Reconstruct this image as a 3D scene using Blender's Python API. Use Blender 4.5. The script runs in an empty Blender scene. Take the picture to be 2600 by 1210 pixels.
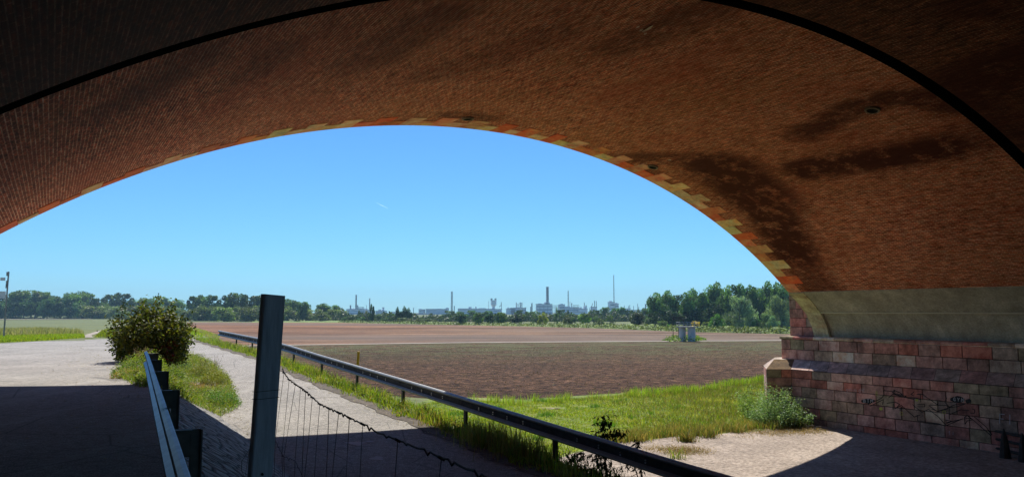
import bpy, math, random
import numpy as np
from mathutils import Vector, Matrix
R = math.radians
rnd = random.Random(7)
nr = np.random.default_rng(11)
SC = bpy.context.scene
COL = SC.collection

# ------------------------------------------------------------------ camera, sky, sun, exposure
F, HOR, CH = 1940.0, 790.0, 1.6          # focal length in photo pixels, eye level row, eye height
TH = math.atan((HOR - 605) / F)
cam = bpy.data.cameras.new('camera')
cam.sensor_width = 36; cam.lens = F / 2600 * 36
cam.clip_start = 0.05; cam.clip_end = 60000
camo = bpy.data.objects.new('camera', cam); COL.objects.link(camo)
camo.location = (0, 0, CH); camo.rotation_euler = (R(90) + TH, 0, 0)
SC.camera = camo
AZ, EL = R(-3), R(51)
w = bpy.data.worlds.new('World'); SC.world = w; w.use_nodes = True
nt = w.node_tree
bg = nt.nodes['Background']; bg.inputs['Strength'].default_value = 0.095
sky = nt.nodes.new('ShaderNodeTexSky'); sky.sky_type = 'NISHITA'; sky.sun_disc = False
sky.sun_elevation = EL; sky.sun_rotation = AZ
sky.air_density = 1.0; sky.dust_density = 0.1; sky.ozone_density = 3.0; sky.altitude = 100
mx = nt.nodes.new('ShaderNodeMix'); mx.data_type = 'RGBA'; mx.blend_type = 'MULTIPLY'; mx.inputs[0].default_value = 1
mx.inputs[7].default_value = (.35, .69, 1.02, 1)
nt.links.new(sky.outputs[0], mx.inputs[6]); nt.links.new(mx.outputs[2], bg.inputs['Color'])
sl = bpy.data.lights.new('sun', 'SUN'); sl.energy = 5.0; sl.angle = R(0.5); sl.color = (1, .955, .88)
so = bpy.data.objects.new('sun', sl); COL.objects.link(so)
sdir = Vector((math.sin(AZ) * math.cos(EL), math.cos(AZ) * math.cos(EL), math.sin(EL)))
so.rotation_euler = sdir.to_track_quat('Z', 'Y').to_euler(); so.location = (0, 0, 60)
SC.view_settings.view_transform = 'Standard'; SC.view_settings.look = 'None'
SC.view_settings.exposure = 0.45; SC.view_settings.gamma = 1
cy = SC.cycles
cy.max_bounces = 7; cy.diffuse_bounces = 3; cy.glossy_bounces = 3; cy.transmission_bounces = 3
cy.volume_bounces = 0; cy.transparent_max_bounces = 8
cy.use_denoising = True
cy.sample_clamp_indirect = 4
cy.volume_step_rate = 10

# ------------------------------------------------------------------ frames of reference
PSI = math.atan((130 - 1300) / math.hypot(F, 185))     # bridge axis, 31 deg left of the view
CS, SN = math.cos(-PSI), math.sin(-PSI)
OY = 27.0
LOW = -3.42
def W(u, d, z=0.0):            # bridge frame (u across the passage, d along it) -> world
    return (u * CS - d * SN, OY + u * SN + d * CS, z)
def UD(X, Y):
    return (X * CS + (Y - OY) * SN, -X * SN + (Y - OY) * CS)
cu, cd = UD(0, 0)
def ray(x, y):
    a = (x - 1300) / F; b = (605 - y) / F
    return Vector((a, math.cos(TH) - b * math.sin(TH), math.sin(TH) + b * math.cos(TH)))
def on_z(x, y, z):             # photo pixel -> point at height z
    r = ray(x, y); k = (z - CH) / r.z
    return Vector((r.x * k, r.y * k, z))
def at_Y(x, y, Y):
    r = ray(x, y); k = Y / r.y
    return Vector((r.x * k, Y, CH + r.z * k))
def on_u(x, y, u):             # photo pixel -> point on the plane u = const, as (d, z)
    r = ray(x, y); ru, rd = r.x * CS + r.y * SN, -r.x * SN + r.y * CS
    k = (u - cu) / ru
    return cd + k * rd, CH + k * r.z
def lerp(a, b, t): return a + (b - a) * t
def sstep(x, a, b):
    t = min(1, max(0, (x - a) / (b - a))); return t * t * (3 - 2 * t)
def interp(x, xs, ys): return float(np.interp(x, xs, ys))
def rz(d): return interp(d, [-60, -23, -15.4, -10.3, -6.5, -4, 4.7, 10.6, 24.3, 40], [-2.1, -1.7, -1.51, -1.30, -1.14, -1.04, -.70, -.44, -.24, -.2])
def zl(d): return -0.2 * sstep(d, 8, 30)
UB = [-12.4, -10.2, -6.2, -5.2, -1.8]      # slope top, road edge, road edge, verge, foot of bank
def shift(d): return .1 * max(0, d - 25)
def utop(d): return max(-13.6, min(-11.3, -12.0 + .087 * (d + 4.2) + .28))
def H(u, d):
    s = shift(d)
    us = [utop(d) + s, UB[1] + s, UB[2] + s, UB[3] + s, UB[4] + s]
    a, b = zl(d), rz(d)
    z = interp(u, us, [a, b, b, b - .05, LOW])
    if d < 9 or True:
        k = sstep(d, 28, 260)
        z = lerp(z, LOW, k)
    return z
def HW(X, Y): return H(*UD(X, Y))
def hit(x, y):                 # photo pixel -> point on the ground
    r = ray(x, y)
    t0 = 1.5; t = t0
    while t < 9000:
        p = r * t
        if CH + p.z < HW(p.x, p.y): break
        t0 = t; t *= 1.01
    for _ in range(30):
        m = .5 * (t0 + t); p = r * m
        if CH + p.z < HW(p.x, p.y): t = m
        else: t0 = m
    p = r * t
    return Vector((p.x, p.y, CH + p.z))

# ------------------------------------------------------------------ helpers
def tag(o, label=None, cat=None, group=None, kind=None):
    if label: o['label'] = label
    if cat: o['category'] = cat
    if group: o['group'] = group
    if kind: o['kind'] = kind
    return o
def link(name, me, mat=None, parent=None):
    o = bpy.data.objects.new(name, me); COL.objects.link(o)
    if mat: me.materials.append(mat)
    if parent is not None: o.parent = parent
    return o
def empty(name, loc=(0, 0, 0), rz_=0.0):
    o = bpy.data.objects.new(name, None); COL.objects.link(o); o.location = loc; o.rotation_euler.z = rz_
    o.empty_display_size = .3
    return o
class MB:
    def __init__(s): s.v = []; s.f = []; s.c = []
    def quad(s, pts, c=None):
        i = len(s.v); s.v += [tuple(p) for p in pts]; s.f.append(tuple(range(i, i + len(pts)))); s.c.append(c)
        return s
    def box(s, x0, x1, y0, y1, z0, z1, c=None, M=None, bev=0):
        P = [Vector(p) for p in ((x0, y0, z0), (x1, y0, z0), (x1, y1, z0), (x0, y1, z0), (x0, y0, z1), (x1, y0, z1), (x1, y1, z1), (x0, y1, z1))]
        if M is not None: P = [M @ p for p in P]
        i = len(s.v); s.v += [tuple(p) for p in P]
        for f in ((0, 3, 2, 1), (4, 5, 6, 7), (0, 1, 5, 4), (1, 2, 6, 5), (2, 3, 7, 6), (3, 0, 4, 7)):
            s.f.append(tuple(i + k for k in f)); s.c.append(c)
        return s
    def tube(s, pts, r, n=6, c=None, cap=True):
        pts = [Vector(p) for p in pts]
        rr = r if isinstance(r, (list, tuple)) else [r] * len(pts)
        base = len(s.v)
        for k, p in enumerate(pts):
            t = (pts[min(k + 1, len(pts) - 1)] - pts[max(k - 1, 0)])
            if t.length < 1e-9: t = Vector((0, 0, 1))
            t.normalize()
            a = t.cross(Vector((0, 0, 1)))
            if a.length < .05: a = t.cross(Vector((1, 0, 0)))
            a.normalize(); b = t.cross(a)
            for j in range(n):
                q = 2 * math.pi * j / n
                s.v.append(tuple(p + (a * math.cos(q) + b * math.sin(q)) * rr[k]))
        for k in range(len(pts) - 1):
            for j in range(n):
                s.f.append((base + k * n + j, base + k * n + (j + 1) % n, base + (k + 1) * n + (j + 1) % n, base + (k + 1) * n + j)); s.c.append(c)
        if cap:
            s.f.append(tuple(base + j for j in range(n))[::-1]); s.c.append(c)
            s.f.append(tuple(base + (len(pts) - 1) * n + j for j in range(n))); s.c.append(c)
        return s
    def ext(s, prof, x0, x1, M=None, c=None):   # closed profile of (y, z) swept along x
        n = len(prof); i = len(s.v)
        for x in (x0, x1):
            for (y, z) in prof:
                p = Vector((x, y, z)); s.v.append(tuple(M @ p if M is not None else p))
        for j in range(n):
            s.f.append((i + j, i + (j + 1) % n, i + n + (j + 1) % n, i + n + j)); s.c.append(c)
        s.f.append(tuple(i + j for j in range(n))[::-1]); s.f.append(tuple(i + n + j for j in range(n))); s.c += [c, c]
        return s
    def build(s, name, mat, parent=None, smooth=False):
        me = bpy.data.meshes.new(name); me.from_pydata(s.v, [], s.f)
        if any(c is not None for c in s.c):
            at = me.color_attributes.new('Col', 'FLOAT_COLOR', 'CORNER')
            buf = []
            for f, c in zip(s.f, s.c):
                c = c or (1, 1, 1)
                buf += (list(c) + [1.0]) * len(f)
            at.data.foreach_set('color', buf)
        if smooth: me.polygons.foreach_set('use_smooth', [True] * len(me.polygons))
        me.update()
        return link(name, me, mat, parent)
def np_mesh(name, V, Fc, col=None, mat=None, parent=None, uv=None, smooth=False, attr=None):
    V = np.asarray(V, np.float32); Fc = np.asarray(Fc, np.int32)
    me = bpy.data.meshes.new(name); n, k = Fc.shape
    me.vertices.add(len(V)); me.vertices.foreach_set('co', V.ravel())
    me.loops.add(n * k); me.loops.foreach_set('vertex_index', Fc.ravel())
    me.polygons.add(n); me.polygons.foreach_set('loop_start', np.arange(0, n * k, k, dtype=np.int32))
    me.update(calc_edges=True)
    if col is not None:
        a = me.color_attributes.new('Col', 'FLOAT_COLOR', 'POINT')
        a.data.foreach_set('color', np.c_[col, np.ones(len(col))].astype(np.float32).ravel())
    if attr is not None:
        for nm, arr in attr.items():
            a = me.attributes.new(nm, 'FLOAT', 'POINT'); a.data.foreach_set('value', np.asarray(arr, np.float32))
    if uv is not None:
        l = me.uv_layers.new(name='UVMap'); l.data.foreach_set('uv', np.asarray(uv, np.float32)[Fc.ravel()].ravel())
    if smooth: me.polygons.foreach_set('use_smooth', np.ones(n, bool))
    me.update()
    return link(name, me, mat, parent)

# ------------------------------------------------------------------ materials
class NT:
    def __init__(s, name):
        s.m = bpy.data.materials.new(name); s.m.use_nodes = True; s.t = s.m.node_tree
        s.b = s.t.nodes['Principled BSDF']; s.out = s.t.nodes['Material Output']
    def n(s, typ, **kw):
        x = s.t.nodes.new('ShaderNode' + typ)
        for k, v in kw.items():
            if k in x.inputs: x.inputs[k].default_value = v
            else: setattr(x, k, v)
        return x
    def l(s, a, b): s.t.links.new(a, b)
    def noise(s, scale, detail=4, rough=.55, vec=None):
        x = s.n('TexNoise', Scale=scale, Detail=detail, Roughness=rough)
        if vec is not None: s.l(vec, x.inputs['Vector'])
        return x.outputs['Fac']
    def ramp(s, fac, stops):
        x = s.n('ValToRGB'); e = x.color_ramp.elements
        while len(e) < len(stops): e.new(.5)
        for el, (p, c) in zip(e, stops):
            el.position = p; el.color = (*c, 1) if len(c) == 3 else c
        s.l(fac, x.inputs[0]); return x.outputs[0]
    def mix(s, a, b, fac, mode='MIX'):
        x = s.n('Mix', data_type='RGBA', blend_type=mode)
        for v, i in ((fac, 0), (a, 6), (b, 7)):
            if isinstance(v, (int, float)): x.inputs[i].default_value = v
            elif isinstance(v, tuple): x.inputs[i].default_value = (*v, 1)
            else: s.l(v, x.inputs[i])
        return x.outputs[2]
    def math(s, op, a, b=None, clamp=False):
        x = s.n('Math', operation=op, use_clamp=clamp)
        for v, i in ((a, 0), (b, 1)):
            if v is None: continue
            if isinstance(v, (int, float)): x.inputs[i].default_value = v
            else: s.l(v, x.inputs[i])
        return x.outputs[0]
    def attr(s, name): return s.n('Attribute', attribute_name=name)
    def obj(s): return s.n('TexCoord').outputs['Object']
    def mapping(s, vec, scale=(1, 1, 1), rot=(0, 0, 0)):
        x = s.n('Mapping'); x.inputs['Scale'].default_value = scale; x.inputs['Rotation'].default_value = rot
        s.l(vec, x.inputs['Vector']); return x.outputs[0]
    def bump(s, h, strength=.4, dist=.02):
        x = s.n('Bump', Strength=strength, Distance=dist); s.l(h, x.inputs['Height']); s.l(x.outputs[0], s.b.inputs['Normal'])
    def fin(s, col=None, rough=.85, metal=0.0, spec=.3):
        if isinstance(col, tuple): s.b.inputs['Base Color'].default_value = (*col, 1)
        elif col is not None: s.l(col, s.b.inputs['Base Color'])
        s.b.inputs['Roughness'].default_value = rough; s.b.inputs['Metallic'].default_value = metal
        s.b.inputs['Specular IOR Level'].default_value = spec
        return s.m
def simple(name, a, b, scale=3, rough=.85, metal=0, bump=0, bscale=40, spec=.3):
    N = NT(name); o = N.obj()
    c = N.ramp(N.noise(scale, 5, .6, o), [(.3, a), (.7, b)])
    if bump: N.bump(N.noise(bscale, 3, .6, o), bump, .02)
    return N.fin(c, rough, metal, spec)
def two_scale(name, stops1, scale1, stops2, scale2, fac=.5, rough=.95, bump=.5, bs=12, bd=.05, aniso=None, rot=0):
    N = NT(name); o = N.obj()
    v = N.mapping(o, aniso, (0, 0, rot)) if aniso else o
    a = N.ramp(N.noise(scale1, 6, .6, v), stops1); b = N.ramp(N.noise(scale2, 5, .7, v if aniso else o), stops2)
    c = N.mix(a, b, fac, 'OVERLAY')
    if bump: N.bump(N.noise(bs, 5, .7, o), bump, bd)
    return N.fin(c, rough)
def leafmat(name, trans=.35, tint=(1, 1, 1), rough=.55):
    N = NT(name); a = N.attr('Col')
    oi = N.n('ObjectInfo')
    hv = N.n('HueSaturation'); N.l(a.outputs['Color'], hv.inputs['Color'])
    N.l(N.math('ADD', N.math('MULTIPLY', oi.outputs['Random'], .5), .75), hv.inputs['Value'])
    N.l(N.math('ADD', N.math('MULTIPLY', oi.outputs['Random'], .03), .485), hv.inputs['Hue'])
    N.fin(hv.outputs[0], rough, 0, .25)
    tr = N.n('BsdfTranslucent'); N.l(N.mix(hv.outputs[0], (1.0, 1.1, .45), 1.0, 'MULTIPLY'), tr.inputs['Color'])
    ms = N.n('MixShader', Fac=trans); N.l(N.b.outputs[0], ms.inputs[1]); N.l(tr.outputs[0], ms.inputs[2])
    N.l(ms.outputs[0], N.out.inputs['Surface'])
    return N.m
M = {}
M['leaf'] = leafmat('foliage')
M['grass'] = leafmat('grass_blades', .4)
M['bark'] = simple('bark', (.05, .04, .03), (.12, .1, .075), 8, .9, bump=.5)
M['steel'] = simple('galvanised_steel', (.20, .205, .20), (.33, .335, .33), 7, .5, .3, spec=.5)
M['steel_post'] = simple('weathered_post_steel', (.07, .07, .07), (.14, .13, .12), 9, .6, .5)
M['steel_shade'] = simple('painted_shade_steel', (.03, .03, .032), (.07, .07, .07), 9, .8, .1)  # darker steel, carries the shade painted into the rail beams
M['steel_worn'] = simple('dull_worn_steel', (.09, .105, .14), (.22, .25, .31), 6, .4, .8, spec=.5)
M['bolt'] = simple('bright_bolt', (.7, .7, .7), (.8, .8, .8), 5, .3, .6)
M['wire'] = simple('rusty_wire', (.05, .04, .035), (.11, .09, .08), 30, .7, .4)
M['concrete'] = simple('concrete', (.24, .24, .22), (.36, .35, .32), 4, .9, bump=.3)
M['pale_concrete'] = simple('pale_concrete', (.42, .42, .42), (.62, .62, .60), 1.2, .9, bump=.3)
M['yellow'] = simple('yellow_paint', (.55, .36, .02), (.7, .48, .04), 14, .5)
M['white_sign'] = simple('white_sign', (.6, .62, .64), (.75, .76, .78), 5, .5)
M['black'] = simple('black_paint', (.008, .008, .008), (.015, .015, .015), 5, .6)
M['chalk'] = simple('chalk_marks', (.42, .40, .40), (.5, .48, .47), 30, .95)
M['lime'] = simple('yellow_spray', (.38, .40, .07), (.5, .5, .1), 5, .8)
M['dark_wood'] = simple('dark_wood', (.03, .025, .02), (.07, .055, .045), 6, .85, bump=.4)
M['fac'] = simple('pale_cladding', (.70, .73, .76), (.85, .86, .87), .05, .7)
M['fac_dark'] = simple('dark_cladding', (.22, .25, .3), (.34, .37, .4), .1, .7)
M['fac_glass'] = simple('window_band', (.2, .24, .3), (.28, .32, .38), .3, .3)
M['chim'] = simple('chimney_concrete', (.12, .12, .13), (.2, .2, .21), .2, .8)
M['chim_red'] = simple('chimney_brick', (.10, .055, .045), (.16, .09, .075), .2, .8)
M['asphalt'] = None
# old sun-bleached asphalt
N = NT('worn_asphalt'); o = N.obj()
big = N.ramp(N.noise(.35, 5, .6, o), [(.3, (.215, .197, .172)), (.7, (.318, .292, .257))])
fine = N.ramp(N.noise(46, 3, .8, o), [(.36, (.12, .12, .12)), (.5, (.5, .5, .5)), (.64, (.9, .9, .9))])
c = N.mix(big, fine, .8, 'OVERLAY')
c = N.mix(c, N.ramp(N.noise(9, 5, .8, o), [(.36, (.2, .2, .2)), (.64, (.8, .8, .8))]), .5, 'OVERLAY')
c = N.mix(c, (.62, .60, .56), N.ramp(N.noise(75, 2, .5, o), [(.66, (0, 0, 0)), (.72, (.8, .8, .8))]))
long = N.noise(1.2, 5, .65, N.mapping(o, (1.2, .12, 1), (0, 0, 0)))
c = N.mix(c, (.40, .37, .335), N.ramp(long, [(.55, (0, 0, 0)), (.75, (.55, .55, .55))]))
vz = N.n('TexVoronoi', feature='DISTANCE_TO_EDGE', Scale=.55); dv = N.n('VectorMath', operation='ADD')
nv = N.n('TexNoise', Scale=1.6, Detail=4); N.l(o, dv.inputs[0]); N.l(nv.outputs['Color'], dv.inputs[1]); N.l(dv.outputs[0], vz.inputs['Vector'])
c = N.mix(c, (.09, .085, .08), N.ramp(vz.outputs['Distance'], [(.0, (.75, .75, .75)), (.012, (0, 0, 0))]))
N.bump(N.noise(60, 3, .8, o), .5, .012)
M['asphalt'] = N.fin(c, .9, 0, .3)
M['cobble'] = None
N = NT('cobbled_slope'); o = N.obj()
v = N.n('TexVoronoi', Scale=3.6, Randomness=.9); N.l(N.mapping(o, (1, 1, 1.4)), v.inputs['Vector'])
v2 = N.n('TexVoronoi', feature='DISTANCE_TO_EDGE', Scale=3.6, Randomness=.9); N.l(N.mapping(o, (1, 1, 1.4)), v2.inputs['Vector'])
c = N.mix((.25, .235, .22), (.40, .38, .35), v.outputs['Color'])
c = N.mix((.06, .055, .05), c, N.ramp(v2.outputs['Distance'], [(.02, (0, 0, 0)), (.1, (1, 1, 1))]))
N.bump(N.ramp(v2.outputs['Distance'], [(0, (0, 0, 0)), (.22, (1, 1, 1))]), .9, .07)
M['cobble'] = N.fin(c, .85)
M['sand'] = two_scale('bare_ground', [(.3, (.25, .205, .165)), (.52, (.355, .29, .235)), (.75, (.455, .38, .31))], .5,
                      [(.33, (.18, .18, .18)), (.5, (.52, .51, .5)), (.65, (.8, .8, .8))], 9, .8, bump=.8, bs=9, bd=.09)
# grassland under the blades
M['dirt'] = simple('edge_dirt', (.05, .042, .034), (.17, .14, .11), 5, .97, bump=.6)
M['turf'] = two_scale('turf', [(.3, (.09, .13, .02)), (.5, (.16, .21, .03)), (.72, (.25, .25, .06))], .25,
                      [(.3, (.2, .2, .2)), (.7, (.8, .8, .75))], 6, .7, bump=.8, bs=6, bd=.12)
M['meadow'] = two_scale('meadow', [(.3, (.085, .11, .03)), (.6, (.14, .155, .05)), (.8, (.20, .185, .085))], .04,
                        [(.3, (.3, .3, .3)), (.7, (.7, .7, .7))], 1.2, .7, bump=.6, bs=2, bd=.2)
# ploughed soil
N = NT('harrowed_soil'); o = N.obj()
cl = N.ramp(N.noise(1.15, 9, .9, o), [(.41, (.010, .006, .004)), (.5, (.070, .043, .030)), (.60, (.215, .15, .11))])
c = N.mix(cl, N.ramp(N.noise(.12, 5, .7, N.mapping(o, (.4, 1, 1))), [(.35, (.36, .32, .28)), (.65, (.68, .60, .53))]), .8, 'OVERLAY')
c = N.mix(c, (1.05, .90, .74), 1, 'MULTIPLY')
g = N.math('MULTIPLY', N.attr('green').outputs['Fac'], N.ramp(N.noise(.45, 7, .85, N.mapping(o, (.5, 1, 1))), [(.44, (0, 0, 0)), (.56, (1, 1, 1))]))
c = N.mix(c, (.13, .15, .06), N.math('MULTIPLY', g, .8))
N.bump(N.noise(2.5, 6, .8, o), 1.0, .25)
M['soil'] = N.fin(c, .97, 0, .1)
N = NT('stubble_field'); o = N.obj()
v = N.mapping(o, (.05, .8, 1), (0, 0, R(4)))
fv = N.mapping(o, (.014, .085, 1), (0, 0, R(3)))
a = N.ramp(N.noise(1.0, 8, .92, fv), [(.40, (.055, .038, .028)), (.5, (.155, .11, .082)), (.60, (.31, .235, .18))])
hx = N.n('SeparateXYZ'); N.l(o, hx.inputs[0])
a = N.mix(a, (1.0, .93, .78), 1, 'MULTIPLY')
a = N.mix(N.mix(a, (1.15, .82, .64), 1, 'MULTIPLY'), a, N.ramp(N.math('ADD', N.math('MULTIPLY', hx.outputs[0], .008), .55), [(0, (0, 0, 0)), (1, (1, 1, 1))]))
f = N.ramp(N.noise(1.2, 5, .8, o), [(.34, (.25, .25, .25)), (.64, (.75, .75, .75))])
c = N.mix(a, f, .6, 'OVERLAY')
c = N.mix(c, (.14, .115, .095), N.ramp(N.noise(.012, 3, .5, N.mapping(o, (.3, 1, 1), (0, 0, 0))), [(.45, (0, 0, 0)), (.6, (.6, .6, .6))]))
N.bump(N.noise(1.0, 5, .7, v), .8, .2)
M['stubble'] = N.fin(c, .97, 0, .1)
M['track'] = simple('dusty_track', (.26, .22, .17), (.40, .34, .27), .35, .95)
# brick vault: rows run along the passage
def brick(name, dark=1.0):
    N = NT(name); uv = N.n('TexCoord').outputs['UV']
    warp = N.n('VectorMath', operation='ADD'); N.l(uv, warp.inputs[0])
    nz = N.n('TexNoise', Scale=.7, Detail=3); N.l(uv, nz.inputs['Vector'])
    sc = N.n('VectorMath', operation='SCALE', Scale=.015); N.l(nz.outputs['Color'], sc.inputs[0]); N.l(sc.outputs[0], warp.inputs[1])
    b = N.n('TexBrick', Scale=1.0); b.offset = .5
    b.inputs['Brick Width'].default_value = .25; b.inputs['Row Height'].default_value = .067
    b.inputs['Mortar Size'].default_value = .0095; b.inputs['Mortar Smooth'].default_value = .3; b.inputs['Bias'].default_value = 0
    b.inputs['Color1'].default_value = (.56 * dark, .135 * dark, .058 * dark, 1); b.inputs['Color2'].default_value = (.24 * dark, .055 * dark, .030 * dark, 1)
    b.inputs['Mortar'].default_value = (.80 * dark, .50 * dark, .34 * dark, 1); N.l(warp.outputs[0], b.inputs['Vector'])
    # per brick streaky variation and washes of lime
    st = N.ramp(N.noise(2.2, 6, .85, N.mapping(uv, (1.5, 7, 1))), [(.36, (.06, .06, .06)), (.5, (.5, .5, .5)), (.64, (.95, .95, .95))])
    c = N.mix(b.outputs['Color'], st, .85, 'OVERLAY')
    c = N.mix(c, (.05 * dark, .02 * dark, .015 * dark), N.ramp(N.noise(3.5, 5, .8, N.mapping(uv, (1.2, 6, 1), (0, 0, R(1)))), [(.52, (0, 0, 0)), (.62, (.8, .8, .8))]))
    mm = N.ramp(N.noise(1.0, 6, .9, N.mapping(uv, (1.6, 7, 1))), [(.40, (.04, .04, .04)), (.5, (.5, .5, .5)), (.60, (1, 1, 1))])
    c = N.mix(c, mm, .8, 'OVERLAY')
    m3 = N.ramp(N.noise(.16, 6, .7, N.mapping(uv, (.6, 1, 1), (0, 0, R(25)))), [(.36, (.25, .25, .25)), (.52, (.5, .5, .5)), (.66, (.72, .72, .72))])
    c = N.mix(c, m3, .8, 'OVERLAY')
    wash = N.ramp(N.noise(.22, 6, .68, N.mapping(uv, (.45, 1.1, 1), (0, 0, R(12)))), [(.38, (0, 0, 0)), (.66, (.6, .6, .6))])
    c = N.mix(c, (.44 * dark, .22 * dark, .085 * dark), N.math('MULTIPLY', wash, N.ramp(N.noise(5, 4, .8, N.mapping(uv, (1, 3, 1))), [(.4, (.15, .15, .15)), (.65, (1, 1, 1))])))
    red = N.ramp(N.noise(.3, 4, .6, N.mapping(uv, (.5, 1, 1), (0, 0, R(-20)))), [(.5, (0, 0, 0)), (.7, (.55, .55, .55))])
    c = N.mix(c, (.36 * dark, .075 * dark, .035 * dark), red)
    sn = N.math('MULTIPLY', N.attr('stain').outputs['Fac'], N.ramp(N.noise(1.1, 6, .75, uv), [(.36, (.25, .25, .25)), (.5, (1, 1, 1))]), True)
    c = N.mix(c, (1.0, .85, .78), 1, 'MULTIPLY')
    c = N.mix(c, (.062, .011, .006), N.math('MULTIPLY', sn, .95))
    N.bump(b.outputs['Fac'], -.35, .012)
    N.fin(c, .9, 0, .2)
    return N.m
M['brick'] = brick('brick_vault')
M['brick_old'] = brick('brick_vault_dark', .28)  # deeper half of the vault: same brick in a darker tone
# ashlar / sandstone with the block's own colour
N = NT('sandstone_blocks'); o = N.obj()
c = N.mix(N.mix(N.attr('Col').outputs['Color'], (1.08, .97, .86), 1, 'MULTIPLY'), N.ramp(N.noise(2.2, 6, .75, o), [(.34, (.2, .2, .2)), (.5, (.5, .5, .5)), (.66, (.82, .82, .82))]), .85, 'OVERLAY')
c = N.mix(c, (.07, .06, .055), N.ramp(N.noise(.9, 6, .75, N.mapping(o, (1, 1, .6))), [(.5, (0, 0, 0)), (.7, (.65, .65, .65))]))
N.bump(N.noise(24, 4, .7, o), .35, .02)
M['stone'] = N.fin(c, .9, 0, .2)
N = NT('springer_concrete'); o = N.obj()
c = N.mix(N.ramp(N.noise(.8, 7, .75, o), [(.3, (.30, .26, .19)), (.52, (.41, .36, .27)), (.72, (.54, .48, .37))]), N.ramp(N.noise(1.6, 6, .7, N.mapping(o, (1, 1, .18))), [(.35, (.3, .3, .3)), (.65, (.66, .65, .64))]), .5, 'OVERLAY')
c = N.mix(c, N.ramp(N.noise(14, 4, .8, o), [(.35, (.3, .3, .3)), (.65, (.7, .7, .7))]), .6, 'OVERLAY')
N.bump(N.noise(30, 3, .7, o), .3, .01)
M['springer'] = N.fin(c, .92)
M['groove'] = simple('joint_black', (.006, .006, .007), (.012, .012, .012), 5, .95)  # near-black surface inside the expansion joint

# ------------------------------------------------------------------ ground, roads
def ds():
    a = list(np.arange(-60, 60, 1.0)); x = 60.
    while x < 2600: a.append(x); x *= 1.07
    return a
DS = ds()
def useq(lo, hi, n): return list(np.linspace(lo, hi, n))
UCOLS = [-2400, -1800, -1200, -600, -300, -150, -80, -45, -30, -22, -17] + UB + [0, 4, 10, 20, 40, 80, 160, 320, 700, 1300, 1900, 2500]
V, Fc = [], []
for d in DS:
    s = shift(d)
    for uc in UCOLS:
        u = uc + (s if abs(uc) < 100 else (s if abs(uc) > 100 and False else 0)) if abs(uc) < 30 else uc
        V.append(W(u, d, H(u, d)))
nu = len(UCOLS)
# keep columns ordered where the shifted ones would overtake the fixed ones
V = []
for d in DS:
    s = shift(d); us = []
    for uc in UCOLS:
        u = (utop(d) if uc == UB[0] else uc) + (s if abs(uc) < 25 else 0); us.append(u)
    us = sorted(us)
    for u in us: V.append(W(u, d, H(u, d)))
for i in range(len(DS) - 1):
    for j in range(nu - 1):
        a = i * nu + j; Fc.append((a, a + 1, a + nu + 1, a + nu))
# far rim: carry the plain on to the horizon
g = np_mesh('ground', V, Fc, mat=M['meadow']); tag(g, kind='structure')
g2 = MB().quad([(-3600, -600, LOW - 1.2), (3600, -600, LOW - 1.2), (3600, 3600, LOW - 1.2), (-3600, 3600, LOW - 1.2)]).build('terrain', M['meadow']); tag(g2, kind='structure')

def strip(name, mat, rows, off, kind='structure', parent=None, sub=6):
    # rows: list of (d, [u...]) -> conforming sheet
    V, Fc = [], []
    n = len(rows[0][1])
    for d, us in rows:
        for u in us: V.append(W(u, d, H(u, d) + off))
    for i in range(len(rows) - 1):
        for j in range(n - 1):
            a = i * n + j; Fc.append((a, a + 1, a + n + 1, a + n))
    o = np_mesh(name, V, Fc, mat=mat, parent=parent)
    if kind: tag(o, kind=kind)
    return o
dr = list(np.arange(-60, 36, .5))
def wob(d, a=.12, f=1.1, ph=0): return a * math.sin(d * f + ph) + .6 * a * math.sin(d * 2.7 * f + 2 * ph)
rows = []
for d in dr:
    rr_ = -6.22 + wob(d, .05, 1.3) + (shift(d))
    if d > 30: rr_ -= (d - 30) * .35
    rows.append((d, [-10.2 + min(wob(d, .03, .9, 1), 0), -8.5, -7, rr_]))
strip('road', M['asphalt'], rows, .02)
pL = [on_z(-420, 876, -.12), on_z(0, 869, -.12), on_z(120, 862, -.13), on_z(222, 857, -.15)]
pud = [UD(p.x, p.y) for p in pL]
rows = []
for d in dr:
    far = interp(d, [min(p[1] for p in pud), max(p[1] for p in pud)], [0, 1])
    left = -17 if d < 0.6 else -17 - (d - .6) * 3.0
    # far edge: left limit moves in as the road's far kerb comes closer to the junction
    lim = np.interp(d, [p[1] for p in pud], [p[0] for p in pud]) if d > pud[0][1] else -60
    L = max(left, -60, lim)
    if d > 31: L = max(L, -12.0)
    e = utop(d) - .02
    us = [min(L, e - .3), lerp(L, e, .3), lerp(L, e, .6), e]
    rows.append((d, us))
o = strip('road', M['asphalt'], [r for r in rows if r[0] < 33.5], .02)
rows = [(d, [utop(d) - .05, utop(d), lerp(utop(d), -10.2, .5), -10.15]) for d in dr if 9 <= d <= 33.5]
strip('road', M['asphalt'], rows, .024)
rows = [(d, [utop(d), lerp(utop(d), -10.2, .5), -10.2]) for d in dr if d <= 5]
strip('cobbled_slope', M['cobble'], rows, .03)
rows = [(d, [-6.42 + wob(d, .07, 2.3, 2), -6.2 + .02, -5.95]) for d in dr if -20 < d < 29]
strip('road_edge_dirt', M['dirt'], rows, .032)
for (x, y, wd_) in ((760, 966, .035), (800, 1012, .02)):
    dj = UD(*hit(x, y)[:2])[1]
    strip('road_joint', M['dirt'], [(dj + wd_ * k, [-10.15, -9, -7.5, -6.3]) for k in (-.5, .5)], .034)
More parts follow.
